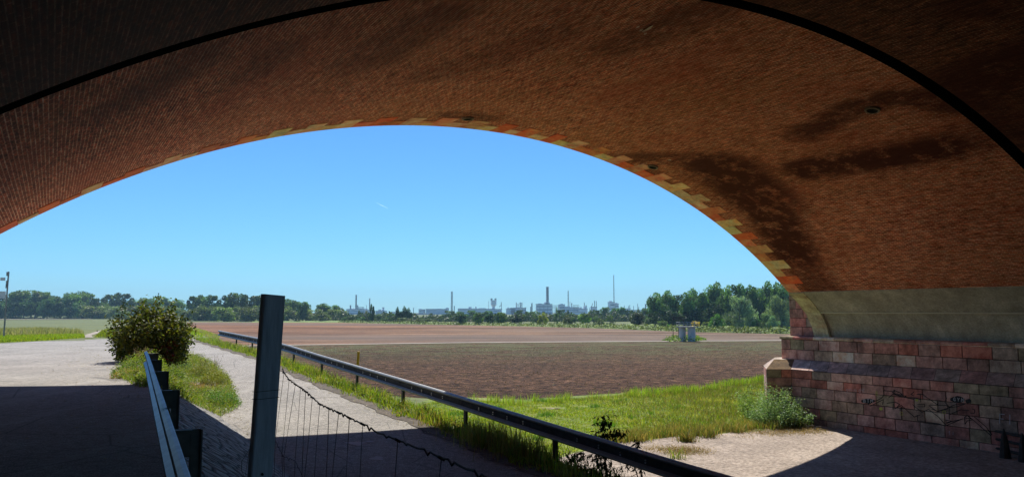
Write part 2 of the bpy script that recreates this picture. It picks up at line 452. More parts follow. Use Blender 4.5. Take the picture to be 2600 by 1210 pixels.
def litter(name, n, f, size, cols):
    V, Fc, C = [], [], []
    for k in range(n):
        u, d = f(); x, y, _ = W(u, d); z = H(u, d) + .036 + rnd.random() * .006; a = rnd.uniform(0, 6.28); l = rnd.uniform(*size); w_ = l * rnd.uniform(.3, .6)
        c_, s_ = math.cos(a), math.sin(a); i = len(V)
        V += [(x + c_ * l, y + s_ * l, z), (x - s_ * w_, y + c_ * w_, z + .004), (x - c_ * l, y - s_ * l, z), (x + s_ * w_, y - c_ * w_, z + .008)]; Fc.append((i, i + 1, i + 2, i + 3)); C += [cols[rnd.randrange(len(cols))]] * 4
    return tag(np_mesh(name, V, Fc, col=np.array(C), mat=M['leaf']), kind='stuff')
LC = [(.42, .34, .2), (.30, .22, .12), (.5, .46, .38), (.2, .15, .08)]
litter('leaf_litter', 900, lambda: (-6.35 - abs(rnd.gauss(0, .25)), rnd.uniform(-19, 28)), (.012, .04), LC)
litter('leaf_litter', 700, lambda: (-10.1 + abs(rnd.gauss(0, .3)), rnd.uniform(-19, 6)), (.012, .04), LC)
litter('leaf_litter', 500, lambda: (utop(-8) - abs(rnd.gauss(0, .8)) - .3, rnd.uniform(-19, 20)), (.012, .035), LC)
litter('gravel_chips', 1500, lambda: (rnd.uniform(-10.1, -6.3), rnd.uniform(-19, 2)), (.006, .016), [(.6, .58, .54), (.45, .43, .4)])
# grey path running on across the meadow
def path(name, mat, L_, R_, off, n=14):
    V, Fc = [], []
    def dens(P):
        out = []
        for a, b in zip(P[:-1], P[1:]):
            for k in range(n): out.append((lerp(a[0], b[0], k / n), lerp(a[1], b[1], k / n)))
        return out + [P[-1]]
    A, B = dens(L_), dens(R_)
    for a, b in zip(A, B):
        pa, pb = hit(*a), hit(*b)
        V += [(pa.x, pa.y, pa.z + off), (pb.x, pb.y, pb.z + off)]
    for i in range(len(A) - 1): Fc.append((2 * i, 2 * i + 1, 2 * i + 3, 2 * i + 2))
    return tag(np_mesh(name, V, Fc, mat=mat), kind='structure')
path('path', M['track'], [(213, 857), (216, 850), (240, 843), (288, 829), (312, 823)], [(236, 857), (232, 851), (252, 846), (300, 831), (316, 824)], .03)

def sheet(name, mat, px, z, jitter=0, n=8, attr=None, grid=None, amp=0.0):
    # filled outline on the flat low ground
    P = []
    for a, b in zip(px, px[1:] + px[:1]):
        for k in range(n if jitter else 1):
            t = k / n if jitter else 0
            q = on_z(lerp(a[0], b[0], t), lerp(a[1], b[1], t), z)
            s = jitter * q.y / 40
            P.append((q.x + rnd.uniform(-s, s), q.y + rnd.uniform(-s, s), z))
    me = bpy.data.meshes.new(name); me.from_pydata(P, [], [tuple(range(len(P)))])
    return tag(link(name, me, mat), kind='structure')
zf = LOW + .012
# soil as rows so that the greener far part can carry its own attribute
def band(name, mat, edges, z, green=None):
    V, Fc, A = [], [], []
    n = 40
    for (xl, xr, yy, gr) in edges:
        for k in range(n + 1):
            x = lerp(xl, xr, k / n)
            y = yy(x) if callable(yy) else yy
            q = on_z(x, y, z); V.append(tuple(q)); A.append(gr)
    for i in range(len(edges) - 1):
        for j in range(n): a = i * (n + 1) + j; Fc.append((a, a + 1, a + n + 2, a + n + 1))
    return tag(np_mesh(name, V, Fc, mat=mat, attr={'green': A}), kind='structure')
ytrack = lambda x: float(np.interp(x, [500, 770, 1200, 1650, 1980, 2600], [879, 874.5, 868.5, 865.5, 863.5, 861]))
lowb = lambda x: float(np.interp(x, [200, 1000, 1212, 1260, 1330, 1420, 1520, 1620, 1750, 1850, 1950, 2700], [989, 1004, 1017, 1019, 1021, 1013, 1007, 1001, 992, 977, 962, 947])) + 2.2 * math.sin(x * .05) + 1.5 * math.sin(x * .13)
band('ploughed_field', M['soil'], [(200, 2700, lowb, 0), (300, 2700, lambda x: 930, 0.05), (400, 2700, lambda x: 905, .35), (500, 2700, lambda x: 890, .9), (560, 2700, ytrack, .8)], zf)
yfar = lambda x: float(np.interp(x, [470, 860, 1300, 1500, 1650, 1760, 1985, 2700], [817.5, 818.5, 827, 832, 838, 842, 847, 858]))
band('stubble_field', M['stubble'], [(440, 2700, ytrack, 0), (462, 2700, lambda x: lerp(ytrack(x), yfar(x), .5), 0), (474, 2700, yfar, 0)], zf)
band('track', M['track'], [(560, 2700, lambda x: ytrack(x) + .6, 0), (560, 2700, lambda x: ytrack(x) - .9, 0)], zf + .02)
# bare gravel beside and under the arch
sandp = [(900, 1700), (1180, 1215), (1400, 1165), (1560, 1122), (1640, 1117), (1700, 1108), (1780, 1107), (1850, 1097), (1930, 1094), (2000, 1084), (2070, 1080), (2400, 1072), (3600, 1110), (4600, 1700)]
sheet('gravel_ground', M['sand'], sandp, zf + .03, jitter=.12, n=10)
sheet('gravel_patch', M['sand'], [(1378, 1036), (1420, 1034.5), (1424, 1036), (1400, 1037.5)], zf + .03, jitter=.1)
turf = sheet('turf', M['turf'], [(700, 1130), (1100, 1010), (1212, 1008), (1330, 1013), (1520, 1000), (1750, 986), (1960, 952), (2200, 952), (2200, 1075), (2060, 1083), (2000, 1088), (1850, 1100), (1700, 1111), (1560, 1126), (1400, 1168), (1100, 1260)], zf + .008, jitter=.15, n=10)

# ------------------------------------------------------------------ the bridge
U0, AE, ZC, BE = -1.0, 23.44, CH - 15.44, 21.79
def prof():
    right = [(16.28, CH - 1.22), (16.12, CH - .68), (15.70, CH - .05), (15.12, CH + .48), (14.5, CH + .9)]
    t0 = math.acos((14.3 - U0) / AE); arc = []
    t = t0
    while t < math.pi - t0 + 1e-6:
        arc.append((U0 + AE * math.cos(t), ZC + BE * math.sin(t))); t += .0115
    left = [(2 * U0 - u, z) for u, z in right[::-1]]
    return right + arc + left, len(right)
PR, nR = prof()
ARC = [0.0]
for a, b in zip(PR[:-1], PR[1:]): ARC.append(ARC[-1] + math.dist(a, b))
def pnorm(i):
    a, b = PR[max(i - 1, 0)], PR[min(i + 1, len(PR) - 1)]
    tx, tz = b[0] - a[0], b[1] - a[1]; L = math.hypot(tx, tz)
    return (-tz / L, tx / L) if False else (tz / L, -tx / L)      # outward (into the masonry)
def at_arc(s, off=0.0):
    s = min(max(s, 0), ARC[-1]); i = int(np.searchsorted(ARC, s)) ; i = min(max(i, 1), len(ARC) - 1)
    t = (s - ARC[i - 1]) / (ARC[i] - ARC[i - 1])
    u, z = lerp(PR[i - 1][0], PR[i][0], t), lerp(PR[i - 1][1], PR[i][1], t)
    nx, nz = pnorm(i); return u + nx * off, z + nz * off
def vault_hit(x, y):           # photo pixel -> (d, arc length) on the vault
    r = ray(x, y); ru, rd = r.x * CS + r.y * SN, -r.x * SN + r.y * CS
    best = None
    for i in range(len(PR) - 1):
        (a, za), (b, zb) = PR[i], PR[i + 1]
        det = ru * (zb - za) - r.z * (b - a)
        if abs(det) < 1e-9: continue
        k = ((a - cu) * (zb - za) - (za - CH) * (b - a)) / det
        t = ((a - cu) * r.z - (za - CH) * ru) / det
        if k > 0 and 0 <= t <= 1 and (best is None or k < best[0]): best = (k, i, t)
    k, i, t = best
    return cd + k * rd, lerp(ARC[i], ARC[i + 1], t)
bridge = empty('arch_bridge', W(U0, 0, 0))
tag(bridge, 'old arch bridge of red brick vault on a sandstone pier, seen from beneath', 'bridge')
Binv = Matrix.Translation(-Vector(W(U0, 0, 0)))
def bl(o): o.matrix_parent_inverse = Matrix(); o.parent = bridge; o.location = -Vector(W(U0, 0, 0)); return o
STAINS = [([(1585, 403), (1640, 398), (1700, 402), (1780, 402), (1840, 425)], .45, .8), ([(1835, 432), (1890, 470), (1925, 505)], 1.5, 1), ([(1925, 505), (1975, 570), (2010, 640)], 1.1, 1), ([(2010, 640), (2060, 700), (2100, 745)], .9, .7),
          ([(2040, 432), (2130, 415), (2250, 400), (2400, 372)], .7, 1), ([(2400, 372), (2520, 330), (2600, 330)], .8, .6),
          ([(2030, 345), (2100, 310), (2160, 275), (2260, 245), (2330, 250)], .45, .9), ([(2420, 250), (2500, 190), (2620, 150)], .9, .9),
          ([(2450, 20), (2620, 5)], .6, .7), ([(1560, 120), (1700, 70), (1790, 25)], .7, .6), ([(1100, 50), (1000, 110), (930, 160)], .8, .5),
          ([(1190, 292), (1140, 290), (1240, 300)], .35, .8), ([(1400, 90), (1250, 150), (1100, 190)], .8, .35), ([(1650, 440), (1690, 470), (1760, 510), (1800, 540)], .5, .5),
          ([(500, 140), (420, 200), (330, 260)], .6, .6), ([(700, 130), (640, 190)], .5, .4)]
ST = [([vault_hit(*p) for p in pts], wd, am) for pts, wd, am in STAINS]
def sweep(name, mat, d0, d1, s0, s1, off=0.0, dd=.35, dS=.3):
    nd = max(1, int(round((d1 - d0) / dd))); ns = max(1, int(round((s1 - s0) / dS)))
    D = np.linspace(d0, d1, nd + 1); S = np.linspace(s0, s1, ns + 1)
    C = [at_arc(s, off) for s in S]
    V = []; UVs = []
    for d in D:
        for (u, z), s in zip(C, S): V.append(W(u, d, z)); UVs.append((d, s))
    A = np.array(UVs); st = np.zeros(len(A))
    for pts, wd, am in ST:
        for (p, q) in zip(pts[:-1], pts[1:]):
            p, q = np.array(p), np.array(q); e = q - p
            t = np.clip(((A - p) @ e) / max(e @ e, 1e-9), 0, 1)
            dist = np.hypot(*(A - (p + t[:, None] * e)).T)
            x = np.clip(1.9 - dist / wd * 1.3, 0, 1); st = np.maximum(st, am * x * x * (3 - 2 * x))
    Fc = [(i * (ns + 1) + j, (i + 1) * (ns + 1) + j, (i + 1) * (ns + 1) + j + 1, i * (ns + 1) + j + 1) for i in range(nd) for j in range(ns)]
    return bl(np_mesh(name, V, Fc, mat=mat, uv=UVs, attr={'stain': st}, smooth=True))
def arc_of_u(u, right=True):
    for i in range(len(PR) - 1):
        if (PR[i][0] - u) * (PR[i + 1][0] - u) <= 0: return lerp(ARC[i], ARC[i + 1], (PR[i][0] - u) / (PR[i][0] - PR[i + 1][0]))
sB = arc_of_u(14.55); sM = arc_of_u(15.66); sE = ARC[-1]
GR = -12.27
BK = -46
sweep('vault', M['brick'], GR, 0, sB, sE - sB)
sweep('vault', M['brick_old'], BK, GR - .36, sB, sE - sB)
m = MB()
for k in range(0, 120):
    s0_, s1_ = lerp(0, sE, k / 120), lerp(0, sE, (k + 1) / 120)
    a, b = at_arc(s0_), at_arc(s1_); a2, b2 = at_arc(s0_, .55), at_arc(s1_, .55)
    m.quad([W(a[0], GR, a[1]), W(b[0], GR, b[1]), W(b2[0], GR, b2[1]), W(a2[0], GR, a2[1])])
    m.quad([W(a[0], GR - .36, a[1]), W(a2[0], GR - .36, a2[1]), W(b2[0], GR - .36, b2[1]), W(b[0], GR - .36, b[1])])
    m.quad([W(a2[0], GR, a2[1]), W(b2[0], GR, b2[1]), W(b2[0], GR - .36, b2[1]), W(a2[0], GR - .36, a2[1])])
bl(m.build('expansion_joint', M['groove']))
sweep('springer', M['springer'], BK, 0, 0, sM - .02, .10, 2, .2)
sweep('springer', M['springer'], BK, 0, sM, sB, -.03, 2, .2)
sweep('springer', M['springer'], BK, 0, sE - sB, sE, 0, 2, .3)
M['springer_pale'] = simple('springer_drip_edge', (.52, .48, .38), (.66, .62, .50), 2, .9)
sweep('springer_ledge', M['springer_pale'], BK, -.8, sM - .05, sM + .03, -.055, 2, .08)
# ledges where the concrete steps
for s_, o0, o1 in ((sM - .01, -.03, .11), (sB, -.03, .06)):
    a, b = at_arc(s_, o0), at_arc(s_, o1)
    bl(MB().quad([W(a[0], BK, a[1]), W(a[0], 0, a[1]), W(b[0], 0, b[1]), W(b[0], BK, b[1])]).build('springer_ledge', M['springer']))
# voussoirs: alternating long and short stones round the edge
pal = [(.85, .21, .08), (.80, .19, .085), (.86, .29, .13), (.88, .58, .30), (.90, .64, .36), (.84, .38, .22), (.76, .23, .12), (.86, .56, .32), (.86, .46, .27)]
m = MB(); s = sB - .02; k = 0; TOPF = 1.0
def vstone(s0, s1, dl, c, off=-.018):
    n = 2
    for i in range(n):
        a, b = at_arc(lerp(s0, s1, i / n), off), at_arc(lerp(s0, s1, (i + 1) / n), off)
        a2, b2 = at_arc(lerp(s0, s1, i / n), TOPF), at_arc(lerp(s0, s1, (i + 1) / n), TOPF)
        m.quad([W(a[0], .02, a[1]), W(a[0], -dl, a[1]), W(b[0], -dl, b[1]), W(b[0], .02, b[1])], c)
        m.quad([W(a[0], .02, a[1]), W(b[0], .02, b[1]), W(b2[0], .02, b2[1]), W(a2[0], .02, a2[1])], c)
        a3, b3 = at_arc(lerp(s0, s1, i / n), .05), at_arc(lerp(s0, s1, (i + 1) / n), .05)
        m.quad([W(a[0], -dl, a[1]), W(a3[0], -dl, a3[1]), W(b3[0], -dl, b3[1]), W(b[0], -dl, b[1])], c)
    for s_ in (s0, s1):
        a, a3 = at_arc(s_, off), at_arc(s_, .05)
        m.quad([W(a[0], .02, a[1]), W(a3[0], .02, a3[1]), W(a3[0], -dl, a3[1]), W(a[0], -dl, a[1])], c)
while s < sE - sB:
    L = rnd.uniform(.46, .60)
    dl = rnd.uniform(1.12, 1.22) if k % 2 else rnd.uniform(.6, .68)
    c = pal[rnd.choice(range(len(pal)))] if rnd.random() < .75 else pal[(k // 2) % len(pal)]
    c = tuple(x * rnd.uniform(.85, 1.1) for x in c)
    s1 = min(s + L, sE - sB)
    vstone(s, s1 - .012, dl, c)
    # bedding behind a short stone keeps its neighbour's colour family
    s = s1; k += 1
bl(m.build('voussoir_ring', M['stone']))
m = MB()
for s0_, s1_, c in ((-0.0, sM - .01, (.58, .52, .36)), (sM + .01, sB - .02, (.56, .50, .32))):
    n = 5
    for i in range(n): vstone(lerp(s0_, s1_, i / n), lerp(s0_, s1_, (i + 1) / n), .78, c, -.06)
bl(m.build('springer_stone', M['stone'])); m = MB()
for s0_ in np.arange(sE - sB, sE - .3, .5): vstone(s0_, s0_ + .49, .8, (.58, .52, .36), -.03)
bl(m.build('springer_stone', M['stone']))
# spandrel walls, deck and the masses behind the springings
TOPZ = ZC + BE + 2.2
def spandrel(d0, d1, nm='spandrel_wall'):
    m = MB(); n = 80
    for k in range(n):
        a, b = at_arc(sE * k / n, .9), at_arc(sE * (k + 1) / n, .9)
        for dd_ in (d0, d1):
            m.quad([W(a[0], dd_, a[1]), W(b[0], dd_, b[1]), W(b[0], dd_, TOPZ), W(a[0], dd_, TOPZ)], (.33, .18, .13))
    o = bl(m.build(nm, M['stone'])); return o
spandrel(-.05, -.7); spandrel(BK + .8, BK)
def ubox(m, u0, u1, d0, d1, z0, z1, c=None):
    P = [W(u, d, z) for z in (z0, z1) for u, d in ((u0, d0), (u1, d0), (u1, d1), (u0, d1))]
    i = len(m.v); m.v += P
    for f in ((0, 3, 2, 1), (4, 5, 6, 7), (0, 1, 5, 4), (1, 2, 6, 5), (2, 3, 7, 6), (3, 0, 4, 7)):
        m.f.append(tuple(i + k for k in f)); m.c.append(c)
    return m
bl(ubox(MB(), -44, 44, BK, -.02, TOPZ - .01, TOPZ + .6, (.3, .28, .25)).build('deck', M['stone']))
m = MB(); ubox(m, -44, 44, -.35, .05, TOPZ + .61, TOPZ + 1.6, (.33, .2, .15)); ubox(m, -44, 44, BK, BK + .4, TOPZ + .61, TOPZ + 1.6, (.33, .2, .15))
bl(m.build('parapet', M['stone']))
m = MB()
UL = 2 * U0 - 16.4
ubox(m, 16.5, 30, BK + .05, -.06, CH - 1.2, TOPZ - .02, (.28, .15, .12)); ubox(m, UL - 13.5, UL - .15, BK + .05, -.06, -1.0, TOPZ - .02, (.28, .15, .12))
bl(m.build('pier_core', M['stone']))

# block-laid walls of the pier: every block real, with open joints and its own colour
spal = [(.52, .26, .22), (.48, .235, .205), (.56, .31, .27), (.46, .25, .22), (.54, .35, .30), (.45, .33, .26), (.50, .39, .30), (.48, .30, .26), (.60, .42, .37), (.44, .19, .17), (.54, .36, .33), (.42, .33, .28), (.50, .29, .26), (.47, .28, .25)]
def stonec(light=0): 
    c = rnd.choice(spal); k = rnd.uniform(.7, 1.22)
    if rnd.random() < .12: c = (.36, .31, .22)
    if rnd.random() < .07: c = (.47, .19, .15)
    if light and rnd.random() < light: c = (.68, .56, .48)
    return tuple(x * k for x in c)
def block(m, P0, du, dz, nrm, c, j=.010, b=.02):
    # P0 corner, du and dz edge vectors, nrm outward
    P0, du, dz, nrm = Vector(P0), Vector(du), Vector(dz), Vector(nrm)
    a, e = du.normalized(), dz.normalized()
    o_ = [P0 + a * j + e * j, P0 + du - a * j + e * j, P0 + du + dz - a * j - e * j, P0 + dz + a * j - e * j]
    h = b * rnd.uniform(.7, 1.2)
    i_ = [o_[0] + (a + e) * .012 + nrm * h, o_[1] + (-a + e) * .012 + nrm * h, o_[2] + (-a - e) * .012 + nrm * h, o_[3] + (a - e) * .012 + nrm * h]
    m.quad(i_, c)
    for q in range(4): m.quad([o_[q], o_[(q + 1) % 4], i_[(q + 1) % 4], i_[q]], tuple(x * .9 for x in c))
def course_wall(m, A, B, zs, lmin, lmax, light=0, j=.008):
    # A, B plan points (world xy); outward is to the left of A->B
    A, B = Vector((*A[:2], 0)), Vector((*B[:2], 0)); D = (B - A); L = D.length; D.normalize(); n = Vector((-D.y, D.x, 0))
    back = [A - n * .012, B - n * .012]
    m.quad([(back[0].x, back[0].y, zs[0]), (back[1].x, back[1].y, zs[0]), (back[1].x, back[1].y, zs[-1]), (back[0].x, back[0].y, zs[-1])], (.05, .04, .035))
    for r in range(len(zs) - 1):
        x = 0.0; first = True
        while x < L - 1e-6:
            l = rnd.uniform(lmin, lmax) * (rnd.uniform(.4, .7) if first and r % 2 else 1); first = False
            if L - x - l < lmin * .5: l = L - x
            p = A + D * x; block(m, (p.x, p.y, zs[r]), D * l, (0, 0, zs[r + 1] - zs[r]), n, stonec(light), j)
            x += l
    return m
UP, UT = 15.2, 15.86
m = MB()
zs = [LOW - .35, -3.12, -2.66, -2.21, -1.77, -1.4, -1.03]
for pts in (((UP, -24), (UP, .55)), ((UP, .55), (14.25, 1.14)), ((14.25, 1.14), (16.1, 2.9)), ((16.1, 2.9), (22, 2.9))):
    A, B = W(*pts[0]), W(*pts[1])
    course_wall(m, A, B, zs, .7, 1.05)
bl(m.build('pier_plinth', M['stone']))
ubox(mm := MB(), UP + .04, UP + .3, BK, -23.9, LOW - .3, -1.03, (.2, .12, .1)); bl(mm.build('pier_plinth', M['stone']))
# weathered slopes on top of the plinth
m = MB()
def slopes(a, b, a2, b2, z0, z1, lay=.95):
    A, B, A2, B2 = [Vector(W(*p)) for p in (a, b, a2, b2)]
    n = max(1, int(round((B - A).length / lay)))
    for k in range(n):
        e = .008 / max((B - A).length, .1)
        t0, t1 = k / n + e, (k + 1) / n - e
        c = stonec(); c = tuple(.55 * x + .45 * y for x, y in zip(c, (.33, .31, .31)))
        p = [A.lerp(B, t0), A.lerp(B, t1), A2.lerp(B2, t1), A2.lerp(B2, t0)]
        m.quad([(p[0].x, p[0].y, z0 + .01), (p[1].x, p[1].y, z0 + .01), (p[2].x, p[2].y, z1), (p[3].x, p[3].y, z1)], c)
    m.quad([(A.x, A.y, z0 - .01), (B.x, B.y, z0 - .01), (B2.x, B2.y, z1 - .02), (A2.x, A2.y, z1 - .02)], (.05, .045, .04))
slopes((UP - .02, -24), (UP - .02, .55), (UT, -24), (UT, .9), -1.03, -.62)
_k = len(m.c); slopes((UP - .02, .55), (14.23, 1.14), (UT, .9), (15.2, 1.5), -1.03, -.62, 1.2); m.c[_k:] = [(.17, .12, .065)] * (len(m.c) - _k)
slopes((14.23, 1.14), (16.08, 2.92), (15.2, 1.5), (16.3, 2.4), -1.03, -.62, 1.2)
slopes((16.08, 2.92), (22, 2.92), (16.3, 2.4), (22, 2.4), -1.03, -.62, 1.2)
m.quad([W(15.2, 1.5, -.62), W(UT, .9, -.62), W(22, .9, -.62), W(22, 2.4, -.62), W(16.3, 2.4, -.62)], (.42, .38, .33))
bl(m.build('plinth_coping', M['stone']))
m = MB()
for pts in (((UT, -24), (UT, 1.6)), ((UT, 1.6), (22, 1.6))):
    course_wall(m, W(*pts[0]), W(*pts[1]), [-.70, -.62, -.16, .30], .75, 1.1, .15)
bl(m.build('pier_upper_course', M['stone']))
ubox(mm := MB(), UT + .04, UT + .3, BK, -23.9, -1.0, .3, (.2, .12, .1)); bl(mm.build('pier_upper_course', M['stone']))
# roll moulding under the springing
m = MB(); d = -24.0
while d < 1.62:
    l = min(rnd.uniform(.8, 1.1), 1.66 - d); c = stonec(.2)
    pf = [(UT - .045, .31), (UT - .065, .35), (UT - .06, .40), (UT - .03, .44), (UT + .6, .46), (UT + .6, .31)]
    i = len(m.v)
    for dd_ in (d + .008, d + l - .008):
        for (u, z) in pf: m.v.append(W(u, dd_, z))
    n = len(pf)
    for q in range(n): m.f.append((i + q, i + (q + 1) % n, i + n + (q + 1) % n, i + n + q)); m.c.append(c)
    m.f.append(tuple(range(i, i + n))); m.f.append(tuple(range(i + n, i + 2 * n))[::-1]); m.c += [c, c]
    d += l
ubox(m, UT + .1, 22, .01, 1.66, .30, .45, (.34, .30, .25))
ubox(m, UT + .02, UT + .6, BK, -23.9, .31, .46, (.2, .12, .1))
bl(m.build('springing_moulding', M['stone']))
# pilaster standing forward of the face
m = MB(); zz = [.46]
while zz[-1] < TOPZ + 1.6: zz.append(zz[-1] + .42)
course_wall(m, W(16.3, .03), W(16.3, 1.42), zz, .62, .8, 0, .007)
course_wall(m, W(16.3, 1.42), W(21, 1.42), zz, .7, 1.0, 0, .007)
ubox(m, 16.34, 21, .01, 1.38, .46, TOPZ + 1.5, (.2, .11, .09))
bl(m.build('pilaster', M['stone']))
m = MB(); ubox(m, UL - 5, UL + .25, BK, 1.4, -1.0, .4, (.27, .15, .12)); ubox(m, UL - 5, UL - .1, .05, 1.4, .4, TOPZ + 1.4, (.27, .15, .12))
bl(m.build('pier_plinth', M['stone']))
# weep holes in the vault
for (x, y) in ((1188, 299), (1658, 422), (2215, 277)):
    d_, s_ = vault_hit(x, y); u, z = at_arc(s_); nx, nz = pnorm(int(np.searchsorted(ARC, s_)))
    c0 = Vector(W(u, d_, z)); n_ = Vector(W(nx, 0, 0)) - Vector(W(0, 0, 0)); n_ = Vector((n_.x, n_.y, nz)).normalized()
    m = MB()
    a = n_.orthogonal().normalized(); b_ = n_.cross(a)
    k = 14
    for q in range(k):
        q0, q1 = 2 * math.pi * q / k, 2 * math.pi * (q + 1) / k
        f = lambda r, q, h: c0 - n_ * h + (a * math.cos(q) + b_ * math.sin(q)) * r
        m.quad([f(.20, q0, .06), f(.20, q1, .06), f(.15, q1, .06), f(.15, q0, .06)], (.22, .18, .14))
        m.quad([f(.20, q0, .06), f(.20, q0, -.05), f(.20, q1, -.05), f(.20, q1, .06)], (.20, .16, .12))
        m.quad([f(.15, q0, .055), f(.15, q1, .055), f(.0, q1, .02), f(.0, q0, .02)], (.004, .004, .004))
    bl(m.build('weep_hole', M['stone']))
# broken lime patch high in the vault
m = MB()
for (x, y, rr_) in ((1627, 73, .12), (1645, 70, .22), (1650, 66, .14), (1618, 66, .1), (1638, 82, .1), (1700, 404, .1), (1640, 412, .1)):
    d_, s_ = vault_hit(x, y); P = []
    for q in range(7):
        an = q / 7 * 6.283; rr2 = rr_ * rnd.uniform(.4, 1.1)
        u, z = at_arc(s_ + rr2 * .35 * math.sin(an), -.03 - .02 * rnd.random()); P.append(W(u, d_ + rr2 * math.cos(an), z))
    bl(MB().quad(P, (.55, .48, .40)).build('lime_crust', M['stone']))

# graffiti on the plinth (drawn strokes, on the wall plane)
def gtube(m, pts, u, wd, n=None):
    Q = [on_u(x, y, u) for x, y in pts]
    for (d0, z0), (d1, z1) in zip(Q[:-1], Q[1:]):
        L = math.hypot(d1 - d0, z1 - z0)
        if L < 1e-6: continue
        px, pz = -(z1 - z0) / L * wd / 2, (d1 - d0) / L * wd / 2
        e = .3 * wd / L
        d0e, z0e, d1e, z1e = d0 - (d1 - d0) * e, z0 - (z1 - z0) * e, d1 + (d1 - d0) * e, z1 + (z1 - z0) * e
        m.quad([W(u, d0e + px, z0e + pz), W(u, d1e + px, z1e + pz), W(u, d1e - px, z1e - pz), W(u, d0e - px, z0e - pz)])
def gp(x, y): return (2100 + x / 4.612, 950 + y / 4.612)      # coordinates read off an enlargement of the wall
UG = UP - .032
m = MB()
for s_ in ([(630, 280), (665, 240), (660, 185), (790, 200), (780, 180), (860, 215), (880, 235), (800, 230), (765, 205), (840, 250), (1020, 290)],
           [(720, 270), (770, 230), (850, 245), (930, 250), (900, 265), (1040, 270), (1090, 290)], [(630, 280), (480, 345)], [(500, 370), (660, 290), (650, 350)],
           [(700, 335), (800, 320), (850, 350), (800, 395), (770, 400), (775, 340)], [(800, 395), (870, 360), (1020, 495), (1090, 470)], [(1055, 470), (1060, 540), (1310, 575), (1380, 600), (1590, 515)],
           [(1060, 350), (1140, 350), (1145, 375), (1060, 375)], [(1050, 230), (1130, 230)], [(1090, 235), (1095, 320)], [(1130, 240), (1290, 350), (1300, 330)], [(1000, 350), (1110, 440), (1190, 405), (1310, 500), (1380, 580), (1460, 545), (1390, 530), (1400, 560), (1580, 520)],
           [(1190, 360), (1290, 430), (1420, 390), (1400, 360), (1200, 355)], [(1220, 400), (1300, 430), (1410, 400)], [(1400, 270), (1380, 320), (1430, 380), (1500, 350), (1610, 345), (1520, 375), (1430, 385)],
           [(1440, 465), (1560, 410), (1660, 420)], [(1430, 390), (1430, 520)], [(1610, 500), (1640, 475), (1690, 520), (1610, 505), (1615, 580), (1640, 540), (1700, 530)], [(1650, 480), (1700, 520), (1920, 715)], [(1720, 490), (1860, 610), (1930, 700)],
           [(1700, 400), (1730, 410), (1725, 450), (1680, 450)], [(850, 395), (880, 380), (870, 410), (850, 410)], [(1020, 200), (980, 230), (1010, 245)]):
    gtube(m, [gp(*p) for p in s_], UG, .026)
bl(m.build('graffiti', M['black']))
m = MB()
def blob(cx, cy, rx, ry, n=16, jag=.15, u=UG - .002):
    global m
    P = [on_u(*gp(cx + rx * math.cos(6.283 * k / n) * (1 + rnd.uniform(-jag, jag)), cy + ry * math.sin(6.283 * k / n) * (1 + rnd.uniform(-jag, jag))), u) for k in range(n)]
    m.quad([W(u, d, z) for d, z in P])
for q_ in ((480, 310, 78, 30), (1525, 290, 82, 38), (1655, 310, 35, 26)): m = MB(); blob(*q_); bl(m.build('graffiti', M['black']))
m = MB()
FONT = {'B': [[(0, 0), (0, 1), (.5, .95), (.55, .6), (0, .52), (.6, .45), (.6, .05), (0, 0)]], 'T': [[(0, 1), (.7, 1)], [(.35, 1), (.35, 0)]], 'M': [[(0, 0), (.05, 1), (.35, .4), (.65, 1), (.7, 0)]],
        'G': [[(.6, .85), (.3, 1), (0, .6), (.1, .1), (.5, .0), (.6, .4), (.35, .4)]], 'Y': [[(0, 1), (.3, .5), (.6, 1)], [(.3, .5), (.25, 0)]], 'n': [[(0, 0), (0, .6)], [(0, .45), (.25, .62), (.4, .45), (.4, 0)]],
        'i': [[(0, 0), (0, .6)], [(0, .8), (0, .86)]], 'c': [[(.4, .5), (.2, .62), (0, .3), (.2, 0), (.4, .1)]], 'h': [[(0, 0), (0, 1)], [(0, .45), (.25, .6), (.4, .4), (.4, 0)]], 't': [[(.1, 1), (.1, .1), (.3, 0)], [(-.1, .65), (.35, .65)]],
        'g': [[(.4, .55), (.15, .6), (0, .3), (.2, 0), (.4, .15), (.4, .6), (.4, -.2), (.1, -.35)]], 'F': [[(0, 0), (0, 1), (.5, 1)], [(0, .5), (.4, .5)]], '8': [[(.3, .5), (.05, .75), (.3, 1), (.5, .75), (.3, .5), (0, .2), (.3, 0), (.55, .25), (.3, .5)]], 'I': [[(0, 0), (0, 1)]], 'e': [[(0, .3), (.4, .35), (.25, .6), (0, .35), (.15, 0), (.4, .05)]], '1': [[(0, .7), (.2, 1), (.2, 0)]]}
def write(m, txt, x, y, h, dx, wd, slope=.1, u=UG - .004):
    for ch in txt:
        for st in FONT.get(ch, []): gtube(m, [gp(x + px * h, y - py * h + slope * px * h) for px, py in st], u, wd)
        x += dx; y += dx * slope
for a_ in (('BTM', 425, 325, 38, 42, .02, .02), ('GYM', 1480, 305, 38, 46, .022, .1)): m = MB(); write(m, *a_); bl(m.build('graffiti', M['chalk']))
m = MB()
for a_ in (('I', 165, 190, 40, 40, .012), ('geh', 225, 190, 36, 26, .012), ('nicht', 315, 205, 50, 27, .014, .02), ('F', 2020, 570, 110, 110, .03), ('I', 2140, 580, 110, 110, .03), ('1I', 1425, 700, 40, 50, .012)): m = MB(); write(m, *a_); bl(m.build('chalk_writing', M['chalk']))
m = MB()
write(m, '8', 565, 240, 50, 30, .014); bl(m.build('yellow_scribble', M['lime']))
for q_ in ((630, 400, 22, 18), (1050, 300, 18, 14)): m = MB(); blob(*q_); bl(m.build('yellow_scribble', M['lime']))
